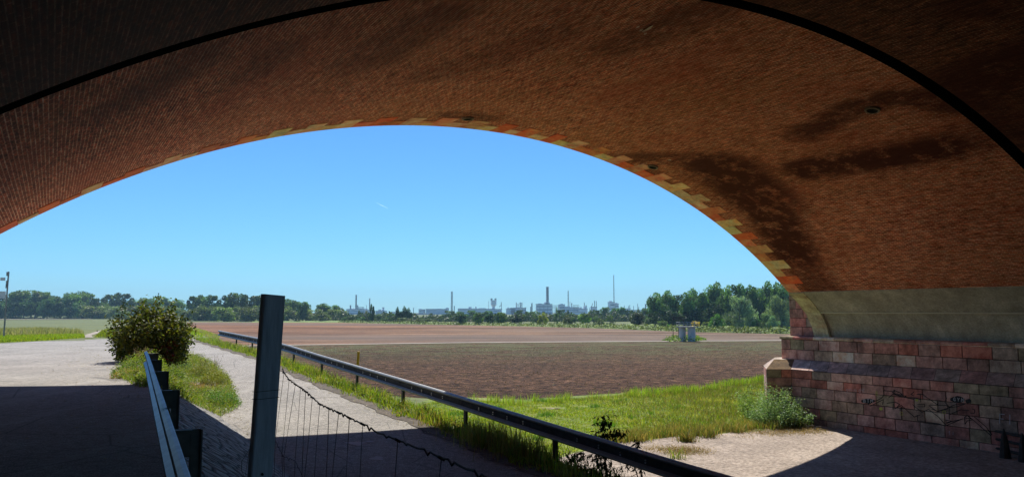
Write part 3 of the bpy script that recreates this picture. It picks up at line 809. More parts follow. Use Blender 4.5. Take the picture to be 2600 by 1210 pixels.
for p in ((870, 455), (1370, 440)): m = MB(); gtube(m, [gp(p[0] + 20 * math.cos(a_), p[1] + 18 * math.sin(a_)) for a_ in np.linspace(0, 6, 9)], UG, .02); bl(m.build('yellow_scribble', M['lime']))

# ------------------------------------------------------------------ crash barriers
def wprof(face):     # W section, metres, y towards the traffic side, z from the beam's middle
    a = [(.030, .157), (.052, .152), (.078, .132), (.086, .118), (.083, .10), (.025, .062), (0, .05), (0, -.05), (.025, -.062), (.083, -.10), (.086, -.118), (.078, -.132), (.052, -.152), (.030, -.157)]
    b = [(y - .006, z) for y, z in a[::-1]]
    return [(y * face, z) for y, z in a + b]
def seg_matrix(A, B):
    A, B = Vector(A), Vector(B); x = (B - A).normalized(); y = Vector((-x.y, x.x, 0)).normalized(); z = x.cross(y)
    return Matrix(((x.x, y.x, z.x, A.x), (x.y, y.y, z.y, A.y), (x.z, y.z, z.z, A.z), (0, 0, 0, 1))), (B - A).length
def barrier(label, tops, posts, face, pw=.10, bolts=True, post_top=-.12, post_off=-.10, hide_last=False, pd=.06, bm='steel'):
    base = Vector(tops[0]); root = empty('guard_rail', base); tag(root, label, 'guard rail')
    def add(o): o.parent = root; o.location = -base; return o
    for a, b in zip(tops[:-1], tops[1:]):
        Mx, L = seg_matrix(Vector(a) - Vector((0, 0, .155)), Vector(b) - Vector((0, 0, .155)))
        m = MB().ext(wprof(face), -.16, L, Mx); nb = len(wprof(face)); beam = add(m.build('beam', M[bm])); beam.data.materials.append(M['steel_shade'])
        for pi in ([2, 3, 4, 5, 6, 7, 9, 10, 11, 12] if bm == 'steel_worn' else [5, 6, 7]): beam.data.polygons[pi].material_index = 1  # shade painted on groove and lobe faces, other strips stay bright
        if bolts:
            for f in (.25, .42, .58, .75):
                for zz_ in (.012, -.03):
                    c0 = Mx @ Vector((L * f, face * .02, zz_))
                    MB().tube([c0, Mx @ Vector((L * f, face * .034, zz_))], [.016, .012], 6).build('bolt', M['bolt'], beam)
    for p in posts:
        (x, y, zt, zg), dr_ = p[:4], p[4]
        ang = math.atan2(dr_[1], dr_[0]); Mx = Matrix.Translation((x, y, 0)) @ Matrix.Rotation(ang, 4, 'Z')
        m = MB()
        m.box(-pw / 2, pw / 2, post_off - pd, post_off - pd + .012, zg - .3, zt + post_top, M=Mx)
        m.box(-pw / 2, pw / 2, post_off - .012, post_off, zg - .3, zt + post_top, M=Mx)
        m.box(-.008, .008, post_off - pd + .012, post_off - .012, zg - .3, zt + post_top, M=Mx)
        add(m.build('post', M['steel_post']))
        add(MB().box(-.04, .04, min(post_off, 0) , 0, zt - .26, zt - .05, M=Mx).build('spacer', M['steel_post']))
# right rail
def rrail(d): return W(-5.42 + .0 * d, d, rz(d) + (.75 + .0))
drs = [-22.5 + 3.8 * k for k in range(0, 14)]
off0 = None
# post phase taken from the photo (a post at column 1170)
r_ = ray(1170, 1040); kk = (-5.42 - cu) / (r_.x * CS + r_.y * SN); dpost = cd + kk * (-r_.x * SN + r_.y * CS)
pd_ = [dpost + 3.8 * k for k in range(-5, 9)]
END = 24.2
pd_ = [d for d in pd_ if d < END - 1]
tops = [rrail(d) for d in pd_ + [END]]
axis = Vector(W(0, 1)) - Vector(W(0, 0))
posts = [(*rrail(d), H(-5.42, d), (axis.x, axis.y)) for d in pd_]
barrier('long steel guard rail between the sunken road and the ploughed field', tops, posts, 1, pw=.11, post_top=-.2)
# left rail, close to the viewer, its far end dipping into the weeds
def lr(Y, z): return (-1.65 - .4925 * (Y - 4.09), Y, z)
ltops = [lr(Y, .74) for Y in (-1.0, 3.0, 7.0, 11.0, 15.0)] + [lr(17.6, .70)]
ldir = Vector(lr(1, 0)) - Vector(lr(0, 0))
lp = []
for Y in (3.1, 6.2, 9.27, 12.16, 15.08, 17.4):
    x, y, z = lr(Y, 0); lp.append((x, y, .71, 0, (ldir.x, ldir.y)))
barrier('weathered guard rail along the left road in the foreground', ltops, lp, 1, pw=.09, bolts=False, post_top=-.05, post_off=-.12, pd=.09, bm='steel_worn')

# ------------------------------------------------------------------ leaning fence post with a slack wire fence
FP = at_Y(659, 1210, 4.2)
base = Vector((FP.x - .07, 4.2, -.55))
top = at_Y(694, 747, 4.2)
root = empty('fence_post', base); tag(root, 'tall leaning squared post with slack wire fence tied to it', 'fence post')
ax = (top - Vector((FP.x, 4.2, FP.z))).normalized()
bot = Vector((FP.x, 4.2, FP.z)) - ax * 1.4
xx = Vector((1, .62, 0)); xx = (xx - ax * xx.dot(ax)).normalized(); yy = ax.cross(xx)
Mx = Matrix(((xx.x, yy.x, ax.x, bot.x), (xx.y, yy.y, ax.y, bot.y), (xx.z, yy.z, ax.z, bot.z), (0, 0, 0, 1)))
L = (top - bot).length
N = NT('dark_post_wood'); o = N.obj()
c = N.ramp(N.noise(3, 6, .7, N.mapping(o, (14, 14, 1.2))), [(.3, (.36, .38, .47)), (.55, (.54, .56, .66)), (.75, (.70, .72, .82))])
N.bump(N.noise(4, 5, .7, N.mapping(o, (16, 16, 1))), .5, .006); M['post'] = N.fin(c, .75)
m = MB()
hw, hd, bv = .056, .045, .006
pf = [(-hw + bv, -hd), (hw - bv, -hd), (hw, -hd + bv), (hw, hd - bv), (hw - bv, hd), (-hw + bv, hd), (-hw, hd - bv), (-hw, -hd + bv)]
i = len(m.v)
for z_ in (0, L * .35, L * .7, L):
    for (x, y) in pf: m.v.append(tuple(Mx @ Vector((x + .002 * math.sin(z_ * 5), y, z_ - (.004 if z_ == L and x > 0 else 0)))))
for q in range(3):
    for j in range(8): m.f.append((i + q * 8 + j, i + q * 8 + (j + 1) % 8, i + q * 8 + 8 + (j + 1) % 8, i + q * 8 + 8 + j)); m.c.append(None)
m.f.append(tuple(i + 24 + j for j in range(8))); m.c.append(None)
o = m.build('shaft', M['post'], root); o.location = -base
m = MB().tube([Mx @ Vector((.0, -hd - .001, L - .95)), Mx @ Vector((.0, -hd - .012, L - .952))], .007, 8)
o = m.build('nail', M['black'], root); o.location = -base
m = MB()
for z_ in (L - .52, L - .56):
    m.tube([Mx @ Vector(p) for p in ((-hw - .004, -hd - .004, z_), (hw + .004, -hd - .004, z_ + .01), (hw + .004, hd + .004, z_), (-hw - .004, hd + .004, z_ - .01), (-hw - .004, -hd - .004, z_))], .0015, 4)
m.tube([Mx @ Vector(p) for p in ((-hw - .01, 0, L - 1.0), (-hw - .045, -.02, L - .93), (-hw - .05, -.03, L - .88), (-hw - .015, -.03, L - .82), (-hw - .04, -.03, L - 1.1), (-hw - .05, -.02, L - 1.3))], .0014, 4)
o = m.build('wire_tie', M['wire'], root); o.location = -base
knots = [(717, 935), (721, 946), (734, 963), (750, 975), (763, 983), (776, 993), (793, 1008), (812, 1025), (835, 1036), (860, 1047), (887, 1060), (921, 1076), (960, 1099), (1010, 1117), (1060, 1137), (1121, 1162), (1183, 1189), (1260, 1225), (1360, 1270), (1500, 1330)]
def fenceY(n): return 4.2 - .173 * (n - 1)
K3 = []
for n, (x, y) in enumerate(knots): K3.append(at_Y(x, y, max(fenceY(n), .9)))
root = empty('wire_fence', K3[0]); tag(root, 'slack rusty knotted wire mesh sagging from the leaning post', 'wire fence')
def kink(a, b, amp=.0035):
    amp *= rnd.uniform(.4, 1.5)
    P = []
    for t in (0, .3, .45, .55, .7): 
        p = a.lerp(b, t); p.z += {0: 0, .3: amp, .45: -amp * 1.4, .55: amp * .8, .7: amp * .3}[t]; P.append(p)
    return P
P = []
for a, b in zip(K3[:-1], K3[1:]): P += kink(a, b)
P.append(K3[-1])
o = MB().tube(P, .0026, 5).build('strand', M['wire'], root); o.location = -K3[0]
low = []
for n, k in enumerate(K3[1:17]):
    hgt = .36 + .02 * math.sin(n * 1.7)
    low.append(Vector((k.x - .02 + .012 * math.sin(n * 2.1) - (.02 if n < 3 else 0), k.y + .01, min(k.z - hgt, 10))))
P = []
for a, b in zip(low[:-1], low[1:]): P += kink(a, b, .004)
o = MB().tube(P + [low[-1]], .0016, 5).build('strand', M['wire'], root); o.location = -K3[0]
for n, k in enumerate(K3[1:17]):
    if n > 9 and n % 2: continue
    l = low[n]; mid = k.lerp(l, .5) + Vector((.006 * math.sin(n * 3.1), 0, 0)); e = l + Vector((.02 * math.sin(n), 0, -.28))
    o = MB().tube([k, k.lerp(mid, .5), mid, l, e], .0013, 4).build('upright_wire', M['wire'], root); o.location = -K3[0]
    o = MB().tube([k + Vector((-.008, 0, .004)), k + Vector((.008, 0, -.004))], .004, 6).build('knot', M['wire'], root); o.location = -K3[0]

# ------------------------------------------------------------------ yellow marker post, signpost, well heads, small furniture
p0 = Vector(W(-4.75, dpost + 7.9, 0)); k_ = 1
r = ray(906, 980); kq = (-4.85 - cu) / (r.x * CS + r.y * SN); px_, py_ = r.x * kq, r.y * kq
zt_ = CH + ray(906, 893).z / ray(906, 893).y * py_
root = empty('marker_post', (px_, py_, zt_ - 1.15)); tag(root, 'yellow marker post sticking up behind the long guard rail', 'marker post')
MB().tube([(0, 0, 0), (.01, 0, .6), (.035, 0, 1.13)], [.045, .045, .045], 8).build('pole', M['yellow'], root)
MB().tube([(.035, 0, 1.12), (.037, 0, 1.17)], [.052, .05], 8).build('cap', M['yellow'], root)
# signpost at the left edge
g0 = hit(9, 857); Ys = g0.y
tp = at_Y(22, 689, Ys)
root = empty('signpost', g0); tag(root, 'tall signpost with small direction boards at the field edge', 'signpost')
def sp(x, y, dy=0): return at_Y(x, y, Ys + dy) - g0
MB().tube([(0, 0, -.2), sp(22, 689)], [.055, .05], 10).build('pole', M['steel'], root)
def plate(name, x0, x1, y0, y1, mat, t=.03):
    a, b = sp(x0, y0), sp(x1, y1)
    MB().box(a.x, b.x, a.y - .07 - t, a.y - .07, b.z, a.z).build(name, M[mat], root)
plate('sign_plate', 3.5, 15, 704, 712, 'white_sign'); plate('sign_plate', -60, 15.5, 739, 757, 'white_sign')
for (x0, x1, y0, y1) in ((18, 25, 690, 700), (17, 20, 712, 724), (16, 19.5, 722, 731)):
    a, b = sp(x0, y0), sp(x1, y1); MB().box(a.x, b.x, -.07, -.055, b.z, a.z).build('sign_plate', M['steel'], root)
# twin concrete well heads
wc = on_z(1745, 866, LOW); q_ = wc.y / F
root = empty('well_head', wc); tag(root, 'twin concrete well shafts with a railed platform in the field', 'well')
for (xc, wd_, yo) in ((1736.5, 17, 1.0), (1756.3, 19.5, 0)):
    xw = (xc - 1745) * q_; rr_ = wd_ / 2 * q_
    n = 24; m = MB()
    m.tube([(xw, yo, -.3), (xw, yo, 2.35)], rr_, n)
    m.build('shaft', M['pale_concrete'], root, smooth=False)
m = MB(); x0, x1 = (1724.5 - 1745) * q_, (1770.5 - 1745) * q_
m.box(x0, x1, -.9, 2.1, 2.35, 2.5); m.build('platform', M['concrete'], root)
m = MB()
for f in np.linspace(0, 1, 6): m.tube([(lerp(x0, x1, f), -.85, 2.5), (lerp(x0, x1, f), -.85, 3.2)], .03, 5); m.tube([(lerp(x0, x1, f), 2.05, 2.5), (lerp(x0, x1, f), 2.05, 3.2)], .03, 5)
for z_ in (2.85, 3.2):
    m.tube([(x0, -.85, z_), (x1, -.85, z_)], .03, 5); m.tube([(x0, 2.05, z_), (x1, 2.05, z_)], .03, 5)
    m.tube([(x0, -.85, z_), (x0, 2.05, z_)], .03, 5); m.tube([(x1, -.85, z_), (x1, 2.05, z_)], .03, 5)
m.build('railing', M['steel'], root)
m = MB(); m.box(x0 - .1, x0 + 2.0, 4.5, 4.6, 3.55, 3.75); m.box(x0 - .1, x0 + 2.0, 4.5, 4.6, 3.95, 4.1)
for f in (0, .5, 1): m.box(x0 + f * 1.9 - .04, x0 + f * 1.9 + .04, 4.6, 4.7, -.2, 4.1)
m.build('gauge_frame', M['dark_wood'], root)
# small barrier frame behind the big bush
g1 = hit(292, 838)
root = empty('barrier_frame', g1); tag(root, 'small wooden barrier frame beside the path behind the bush', 'barrier')
hh = 22 * g1.y / F
MB().box(-.07, .07, -.07, .07, -.2, hh).build('post', M['dark_wood'], root)
MB().box(.05, 1.6, -.05, .05, hh - .16, hh - .02).build('rail', M['dark_wood'], root)
MB().box(1.6, 1.74, -.07, .07, -.2, hh).build('post', M['dark_wood'], root)
# dark fence against the foot of the plinth, far right
gz = LOW
fp = on_z(2530, 1150, gz)
root = empty('stake_fence', fp); tag(root, 'dark stake fence in the shade at the foot of the stone pier', 'fence')
ay = Vector(W(0, 1)) - Vector(W(0, 0))
for x_, yt, yb, wd_ in ((2517, 1103, 1143, .12), (2553, 1087, 1165, .26), (2600, 1098, 1175, .24), (2650, 1092, 1186, .26)):
    b = on_z(x_, yb, gz); t = at_Y(x_, yt, b.y); h_ = t.z - gz; b = b - fp
    m = MB(); m.tube([(b.x, b.y, -.2), (b.x, b.y, h_ * .3), (b.x, b.y, h_ * .75), (b.x, b.y, h_)], [wd_ * .8, wd_ * .6, wd_ * .35, .015], 8); m.build('stake', M['dark_wood'], root)
a, b = on_z(2517, 1146, gz) - fp, on_z(2650, 1180, gz) - fp
for h0 in (.18, .5, .78): 
    m = MB(); m.tube([(a.x, a.y + .05, h0), (b.x, b.y + .05, h0)], .05, 6); m.build('rail', M['dark_wood'], root)
# small pale irregular patches on the shaded road
for (x, y, s) in ((903, 1128, .20), (955, 1166, .18), (938, 1123, .09)):
    g_ = hit(x, y); P = []
    for k in range(11):
        a_ = k / 11 * 6.283; q = s * rnd.uniform(.45, 1.2); P.append((g_.x + q * 1.2 * math.cos(a_), g_.y + q * math.sin(a_), HW(g_.x + q * 1.2 * math.cos(a_), g_.y + q * math.sin(a_)) + .027))
    o = MB().quad(P).build('pale_patch', M['chalk']); tag(o, {903: 'wide pale patch on the shaded sunken road', 955: 'pale round patch on the shaded sunken road, nearest of them', 938: 'tiny pale speck beside the wide patch'}[x], 'paint mark')

# ------------------------------------------------------------------ grass, weeds, bushes
def blades(name, pts, h, wdt, cols, kind='stuff', lean=.35, mat='grass', z=None, parent=None, per=1, spread=0):
    # pts: (n,3) roots; h,wdt arrays or ranges; cols list of colours weighted by noise
    pts = np.asarray(pts, float)
    if per > 1:
        pts = np.repeat(pts, per, 0); pts[:, :2] += nr.normal(0, spread, (len(pts), 2))
    n = len(pts)
    hh = nr.uniform(*h, n) if isinstance(h, tuple) else np.repeat(h, per) * nr.uniform(.6, 1.15, n)
    ww = nr.uniform(*wdt, n)
    an = nr.uniform(0, 6.283, n); la = nr.uniform(0, 6.283, n); ll = np.abs(nr.normal(0, lean, n)) * hh
    dx, dy = np.cos(an) * ww / 2, np.sin(an) * ww / 2
    lx, ly = np.cos(la) * ll, np.sin(la) * ll
    V = np.zeros((n, 5, 3))
    V[:, 0] = pts + np.c_[dx, dy, np.zeros(n) - .01]; V[:, 1] = pts - np.c_[dx, dy, np.zeros(n) + .01]
    mid = pts + np.c_[lx * .35, ly * .35, hh * .6]
    V[:, 2] = mid - np.c_[dx, dy, 0 * dx] * .8; V[:, 3] = mid + np.c_[dx, dy, 0 * dx] * .8
    V[:, 4] = pts + np.c_[lx, ly, hh]
    idx = np.arange(n)[:, None] * 5
    Fq = idx + np.array([[0, 1, 2, 3]]); Ft = idx + np.array([[3, 2, 4, 4]])
    C = np.asarray(cols)[nr.integers(0, len(cols), n)] * nr.uniform(.7, 1.3, (n, 1))
    C = np.repeat(C, 5, 0)
    # quads plus tips kept as triangles
    me = bpy.data.meshes.new(name); Vv = V.reshape(-1, 3).astype(np.float32)
    me.vertices.add(len(Vv)); me.vertices.foreach_set('co', Vv.ravel())
    me.loops.add(n * 7); li = np.concatenate([Fq, idx + np.array([[3, 2, 4]])], 1).astype(np.int32); me.loops.foreach_set('vertex_index', li.ravel())
    me.polygons.add(n * 2); st = (np.arange(n)[:, None] * 7 + np.array([[0, 4]])).astype(np.int32); me.polygons.foreach_set('loop_start', st.ravel())
    me.update(calc_edges=True)
    a = me.color_attributes.new('Col', 'FLOAT_COLOR', 'POINT'); a.data.foreach_set('color', np.c_[C, np.ones(len(C))].astype(np.float32).ravel())
    me.update()
    o = link(name, me, M[mat], parent)
    if kind: tag(o, kind=kind)
    return o
def leaves(name, cent, nrm_jit, size, cols, mat='leaf', parent=None, aspect=.55, droop=.0, fold=.15):
    # cent (n,3) leaf bases, direction array optional
    n = len(cent); cent = np.asarray(cent, float)
    dirs = nr.normal(0, 1, (n, 3)); dirs[:, 2] = dirs[:, 2] * .6 - droop; dirs /= np.linalg.norm(dirs, axis=1)[:, None]
    side = np.cross(dirs, nr.normal(0, 1, (n, 3))); side /= np.linalg.norm(side, axis=1)[:, None]
    up = np.cross(side, dirs)
    L = nr.uniform(size[0], size[1], (n, 1)); wv = L * aspect / 2
    a = cent; b = cent + dirs * L * .45 + side * wv + up * L * fold * .5; c = cent + dirs * L; d = cent + dirs * L * .45 - side * wv + up * L * fold * .5
    V = np.stack([a, b, c, d], 1).reshape(-1, 3)
    Fc = np.arange(n * 4).reshape(n, 4)
    C = np.asarray(cols)[nr.integers(0, len(cols), n)] * nr.uniform(.65, 1.35, (n, 1))
    return np_mesh(name, V, Fc, col=np.repeat(C, 4, 0), mat=M[mat], parent=parent)
def vn(x, y, s=1.0, seed=0):     # cheap value noise for patchiness
    r_ = 0; a = 1; t = 0
    for k in range(3):
        f = s * 2 ** k
        r_ += a * (np.sin(x * f * 1.7 + 3.1 * k + seed) * np.cos(y * f * 1.3 - 1.7 * k + seed * 2) + .6 * np.sin((x + y) * f * 2.3 + seed)); t += a * 1.3; a *= .55
    return r_ / t
def in_poly(px, py, poly):
    ins = np.zeros(len(px), bool); j = len(poly) - 1
    for i in range(len(poly)):
        xi, yi = poly[i]; xj, yj = poly[j]
        c_ = ((yi > py) != (yj > py)) & (px < (xj - xi) * (py - yi) / (yj - yi + 1e-12) + xi); ins ^= c_; j = i
    return ins
def pix_poly(px, z): return [tuple(on_z(x, y, z)[:2]) for x, y in px]
def scatter(poly, n):
    P = np.array(poly); lo, hi = P.min(0), P.max(0); out = []
    while sum(len(o) for o in out) < n:
        q = nr.uniform(lo, hi, (n * 3, 2)); out.append(q[in_poly(q[:, 0], q[:, 1], poly)])
    return np.concatenate(out)[:n]
GDK = [(.10, .20, .03), (.13, .25, .04), (.16, .27, .03)]
G1 = [(.24, .35, .02), (.32, .42, .022), (.38, .46, .03), (.40, .40, .05), (.17, .26, .03), (.48, .46, .08)]
G2 = [(.16, .20, .035), (.28, .29, .06), (.36, .31, .10), (.42, .32, .14), (.13, .20, .05), (.21, .27, .05)]
DRY = [(.40, .26, .10), (.46, .32, .14), (.33, .22, .09), (.28, .24, .11)]
GB = [(.08, .17, .04), (.12, .22, .045), (.16, .26, .055), (.20, .28, .06)]
# bright green area between road bank and field
gp1 = pix_poly([(760, 1130), (1100, 1020), (1212, 1018), (1330, 1022), (1420, 1014), (1520, 1008), (1750, 993), (1900, 966), (1960, 950), (2010, 1000), (2060, 1078), (1960, 1086), (1850, 1097), (1780, 1102), (1700, 1106), (1640, 1114), (1560, 1120), (1400, 1163), (1100, 1240)], LOW)
q = scatter(gp1, 90000)
nz = vn(q[:, 0], q[:, 1], .35); n2 = vn(q[:, 0], q[:, 1], 1.4, 5)
ok = (n2 > -.75)
bare = np.zeros(len(q), bool)
for bx, by, rx, ry in ((1400, 1036, .8, .5), (1480, 1032, .7, .3)):
    b_ = on_z(bx, by, LOW); bare |= ((q[:, 0] - b_.x) / rx) ** 2 + ((q[:, 1] - b_.y) / ry) ** 2 < 1
q, nz, n2 = q[ok & ~bare], nz[ok & ~bare], n2[ok & ~bare]
right = np.clip((q[:, 0] - 4 + nz * 3) / 7, 0, 1)
P3 = np.c_[q, np.full(len(q), LOW)]
sel = nr.uniform(0, 1, len(q)) > right * .85
_g = vn(P3[:, 0], P3[:, 1], .8, 12); _dk = sel & (_g > .55); sel = sel & ~_dk
blades('grass', P3[_dk], .16 + .12 * nr.uniform(0, 1, _dk.sum()), (.02, .035), GDK, lean=.6)
blades('grass', P3[sel], np.maximum(.05, .10 + .05 * n2[sel] + .03 * nz[sel]), (.02, .04), G1, lean=.9)
_yl = (~sel) & ~_dk & (vn(P3[:, 0], P3[:, 1], .6, 21) > .5)
blades('grass', P3[_yl], .14 + .2 * nr.uniform(0, 1, _yl.sum()), (.015, .03), [(.42, .38, .07), (.50, .42, .12), (.34, .36, .06)], lean=.6)
sel = sel | _yl | _dk; n2 = n2
blades('grass', P3[~sel], np.maximum(.05, .15 + .16 * n2[~sel] + .12 * nr.uniform(0, 1, (~sel).sum())), (.015, .03), G2 + G1[:2], lean=.6)
# taller rough fringe along the gravel and field edges
fr = []
for k in range(170):
    x = rnd.uniform(1540, 2060); y = float(np.interp(x, [1540, 1640, 1700, 1780, 1850, 1930, 2000, 2070], [1124, 1116, 1107, 1105, 1096, 1092, 1086, 1080])) + rnd.uniform(-12, 5)
    p = on_z(x, y, LOW); fr.append((p.x, p.y, LOW))
blades('grass', fr, (.15, .5), (.012, .03), G2 + DRY, per=38, spread=.13, lean=.45)
fr = []
for k in range(130):
    x = rnd.uniform(1200, 1960) if rnd.random() < .35 else rnd.uniform(1600, 1960); y = lowb(x) + rnd.uniform(0, 8)
    p = on_z(x, y, LOW); fr.append((p.x, p.y, LOW))
blades('grass', fr, (.2, .6), (.015, .03), G2[:3] + G1[:2], per=30, spread=.2, lean=.4)
# straw lying at the gravel edge
fr = []
for k in range(120):
    x = rnd.choice([rnd.uniform(1700, 1790), rnd.uniform(1880, 2080), rnd.uniform(1950, 2080), rnd.uniform(1640, 1790)]); y = float(np.interp(x, [1640, 1700, 1790, 1880, 2080], [1142, 1145, 1148, 1102, 1094])) + rnd.gauss(0, 4)
    p = on_z(x, y, LOW); fr.append((p.x, p.y, LOW + .05))
blades('dry_grass', fr, (.03, .10), (.01, .02), DRY, per=35, spread=.3, lean=3)
# small tufts out on the gravel
for k, (x, y, nn, nm) in enumerate(((1742, 1122, 260, 'low tuft of grass on the gravel'), (1722, 1166, 60, 'tiny solitary grass sprig out on the gravel'), (1800, 1112, 130, 'flat weedy tuft at the gravel edge right of the low tuft'))):
    p = on_z(x, y, LOW); m_ = blades('grass_tuft', [(0, 0, 0)], (.15, .5), (.012, .03), G2 + DRY[:1], kind=None, per=nn, spread=.16, lean=.7); m_.location = (p.x, p.y, LOW + .03); tag(m_, nm, 'grass tuft')
# verge beside the right rail, following the ground
def ud_scatter(u0, u1, d0, d1, n): return nr.uniform(u0, u1, n), nr.uniform(d0, d1, n)
def on_ground(u, d): return np.array([W(a, b, H(a, b)) for a, b in zip(u, d)])
u, d = ud_scatter(-6.3, -3.2, -14, 32, 30000)
u = u + .1 * np.maximum(0, d - 25)
edge = -6.15 + .12 * np.sin(d * 1.9) + .1 * np.sin(d * 4.3) + np.where(d > 30, -(d - 30) * .35, 0) + .1 * np.maximum(0, d - 25)
k_ = (u > edge) & (nr.uniform(0, 1, len(u)) < np.where(u < -4.6, 1, .6)); u, d = u[k_], d[k_]
Pv = on_ground(u, d); n2 = vn(u, d, 1.5, 2)
blades('grass', Pv, np.maximum(.05, .10 + .06 * n2 + .06 * nr.uniform(0, 1, len(u))), (.012, .024), G1 + G1[:3] + G2[:2] + GB[:1], lean=.9)
C = Pv[(vn(Pv[:, 0], Pv[:, 1], 1.1, 9) > -.1)][::1].copy(); C[:, 2] += nr.uniform(.01, .28, len(C)); o = leaves('weeds', C, 0, (.025, .06), GB + G1[:3], aspect=.5); tag(o, kind='stuff')
u, d = ud_scatter(-6.0, -4.6, -15, 26, 700); Pt = on_ground(u, d)
blades('grass', Pt, (.1, .36), (.008, .018), G1[:3] + G2 + DRY[:2], per=12, spread=.07, lean=.35)
u, d = ud_scatter(-6.2, -5.2, -9.5, -4.5, 60); Pt = on_ground(u, d)
blades('dry_grass', Pt, (.05, .22), (.008, .016), DRY, per=18, spread=.09, lean=.8)
# left field edge strip and wedge between the path and the road
def pgrass(pxs, n, h, cols, name='grass', wd=(.02, .05), per=1, spread=0):
    P = []
    xs = [p[0] for p in pxs]; ys = [p[1] for p in pxs]
    A = [tuple(hit(*p)[:2]) for p in pxs]
    qq = scatter(A, n)
    Pn = np.array([(a, b, HW(a, b)) for a, b in qq])
    return blades(name, Pn, h, wd, cols, per=per, spread=spread, lean=.4)
pgrass([(-150, 880), (0, 869), (110, 864), (215, 857), (212, 850), (100, 851), (0, 854), (-150, 862)], 19000, (.04, .2), G1 + G1[:3], wd=(.03, .06))
pgrass([(-60, 858), (130, 852), (213, 850), (200, 843), (100, 838), (-60, 842)], 6000, (.15, .55), [(.33, .27, .16), (.26, .25, .10), (.2, .21, .08), (.38, .30, .2)], wd=(.03, .06))
pgrass([(240, 856), (300, 857), (300, 832), (255, 843)], 5000, (.08, .25), G1[:5], wd=(.03, .06))
pgrass([(468, 826), (480, 857), (512, 857), (560, 852), (520, 838)], 9000, (.08, .3), G1 + G1[:3], wd=(.03, .07))
# sparse living weeds and clods over the dark field
A = scatter(pix_poly([(900, 985), (1212, 1008), (1500, 998), (1900, 960), (1960, 880), (760, 880)], LOW), 15000)
P3 = np.c_[A, np.full(len(A), LOW)]
blades('stubble', P3, (.03, .09), (.03, .08), [(.21, .15, .10), (.13, .09, .06), (.28, .20, .14), (.10, .07, .05), (.12, .12, .05)], lean=1.2)

# leafy plants ---------------------------------------------------------
def bush(name, label, loc, stems, leafn, size, cols, spread, height, cat='bush', droop=.2, aspect=.55, stemr=.012, group=None, trunkc='bark', width2=None, top_taper=.6):
    root = empty(name, loc); tag(root, label, cat, group)
    m = MB(); C = []
    per = leafn // stems
    for k in range(stems):
        a = rnd.uniform(0, 6.283); rr_ = spread * math.sqrt(rnd.random()); hh = height * rnd.uniform(.55, 1.0) * (1 - top_taper * (rr_ / spread) ** 2 * .6)
        bx, by = .2 * spread * math.cos(a) * rnd.random(), .2 * spread * math.sin(a) * rnd.random()
        tx, ty = rr_ * math.cos(a) * 1.05, rr_ * math.sin(a) * 1.05
        if width2: tx *= width2
        P = [Vector((lerp(bx, tx, t ** .8) + .04 * math.sin(5 * t + k), lerp(by, ty, t ** .8) + .04 * math.cos(4 * t + k), hh * t - .04)) for t in (0, .25, .5, .75, 1)]
        m.tube(P, [stemr, stemr * .8, stemr * .6, stemr * .45, stemr * .25], 5)
        for j in range(per):
            t = rnd.random() ** .6
            i_ = min(int(t * 4), 3); p = P[i_].lerp(P[i_ + 1], t * 4 - i_)
            o_ = .16 * height * .5
            C.append((p.x + rnd.gauss(0, o_), p.y + rnd.gauss(0, o_), max(.02, p.z + rnd.gauss(0, o_ * .8))))
    m.build('stems', M[trunkc], root)
    leaves('foliage', C, 0, size, cols, parent=root, droop=droop, aspect=aspect)
    return root
# the big bush on the island between the roads
bb = on_z(386, 921, -.05)
BC = [(.10, .14, .02), (.17, .20, .028), (.06, .09, .014), (.27, .27, .04), (.04, .055, .01)]
rt = bush('bush', 'large leafy bush on the weedy island between the two roads', bb, 80, 24000, (.06, .13), BC, 1.12, 2.0, aspect=.62, droop=.35, top_taper=.6)
an_ = nr.uniform(0, 6.283, 6500); ra_ = nr.uniform(.25, 1, 6500) ** .6
leaves('foliage', np.c_[np.cos(an_) * ra_ * 1.08, np.sin(an_) * ra_ * .9, nr.uniform(0, 1, 6500) ** 1.2 * (.95 - .35 * ra_) + .06 * nr.normal(0, 1, 6500) + .08], 0, (.06, .12), BC, parent=rt, droop=.4, aspect=.62)
# its tall left shoot and the reddened lower right branch
C = []; m = MB()
P = [Vector((-.75, .1, .3)), Vector((-.95, 0, .9)), Vector((-1.05, 0, 1.5)), Vector((-1.0, 0, 1.95))]
m.tube(P, [.02, .015, .01, .006], 5); m.build('stems', M['bark'], rt)
for k in range(210):
    t = rnd.random(); i_ = min(int(t * 3), 2); p = P[i_].lerp(P[i_ + 1], t * 3 - i_); C.append((p.x + rnd.gauss(0, .09), p.y + rnd.gauss(0, .09), p.z + rnd.gauss(0, .06)))
leaves('foliage', C, 0, (.06, .12), [(.035, .06, .03), (.05, .075, .03)], parent=rt, droop=.3)
C = [(.62 + rnd.gauss(0, .16), -.5 + rnd.gauss(0, .15), abs(rnd.gauss(.38, .2))) for _ in range(520)]
leaves('foliage', C, 0, (.06, .11), [(.17, .025, .012), (.10, .02, .012), (.12, .05, .02)], parent=rt, droop=.6)
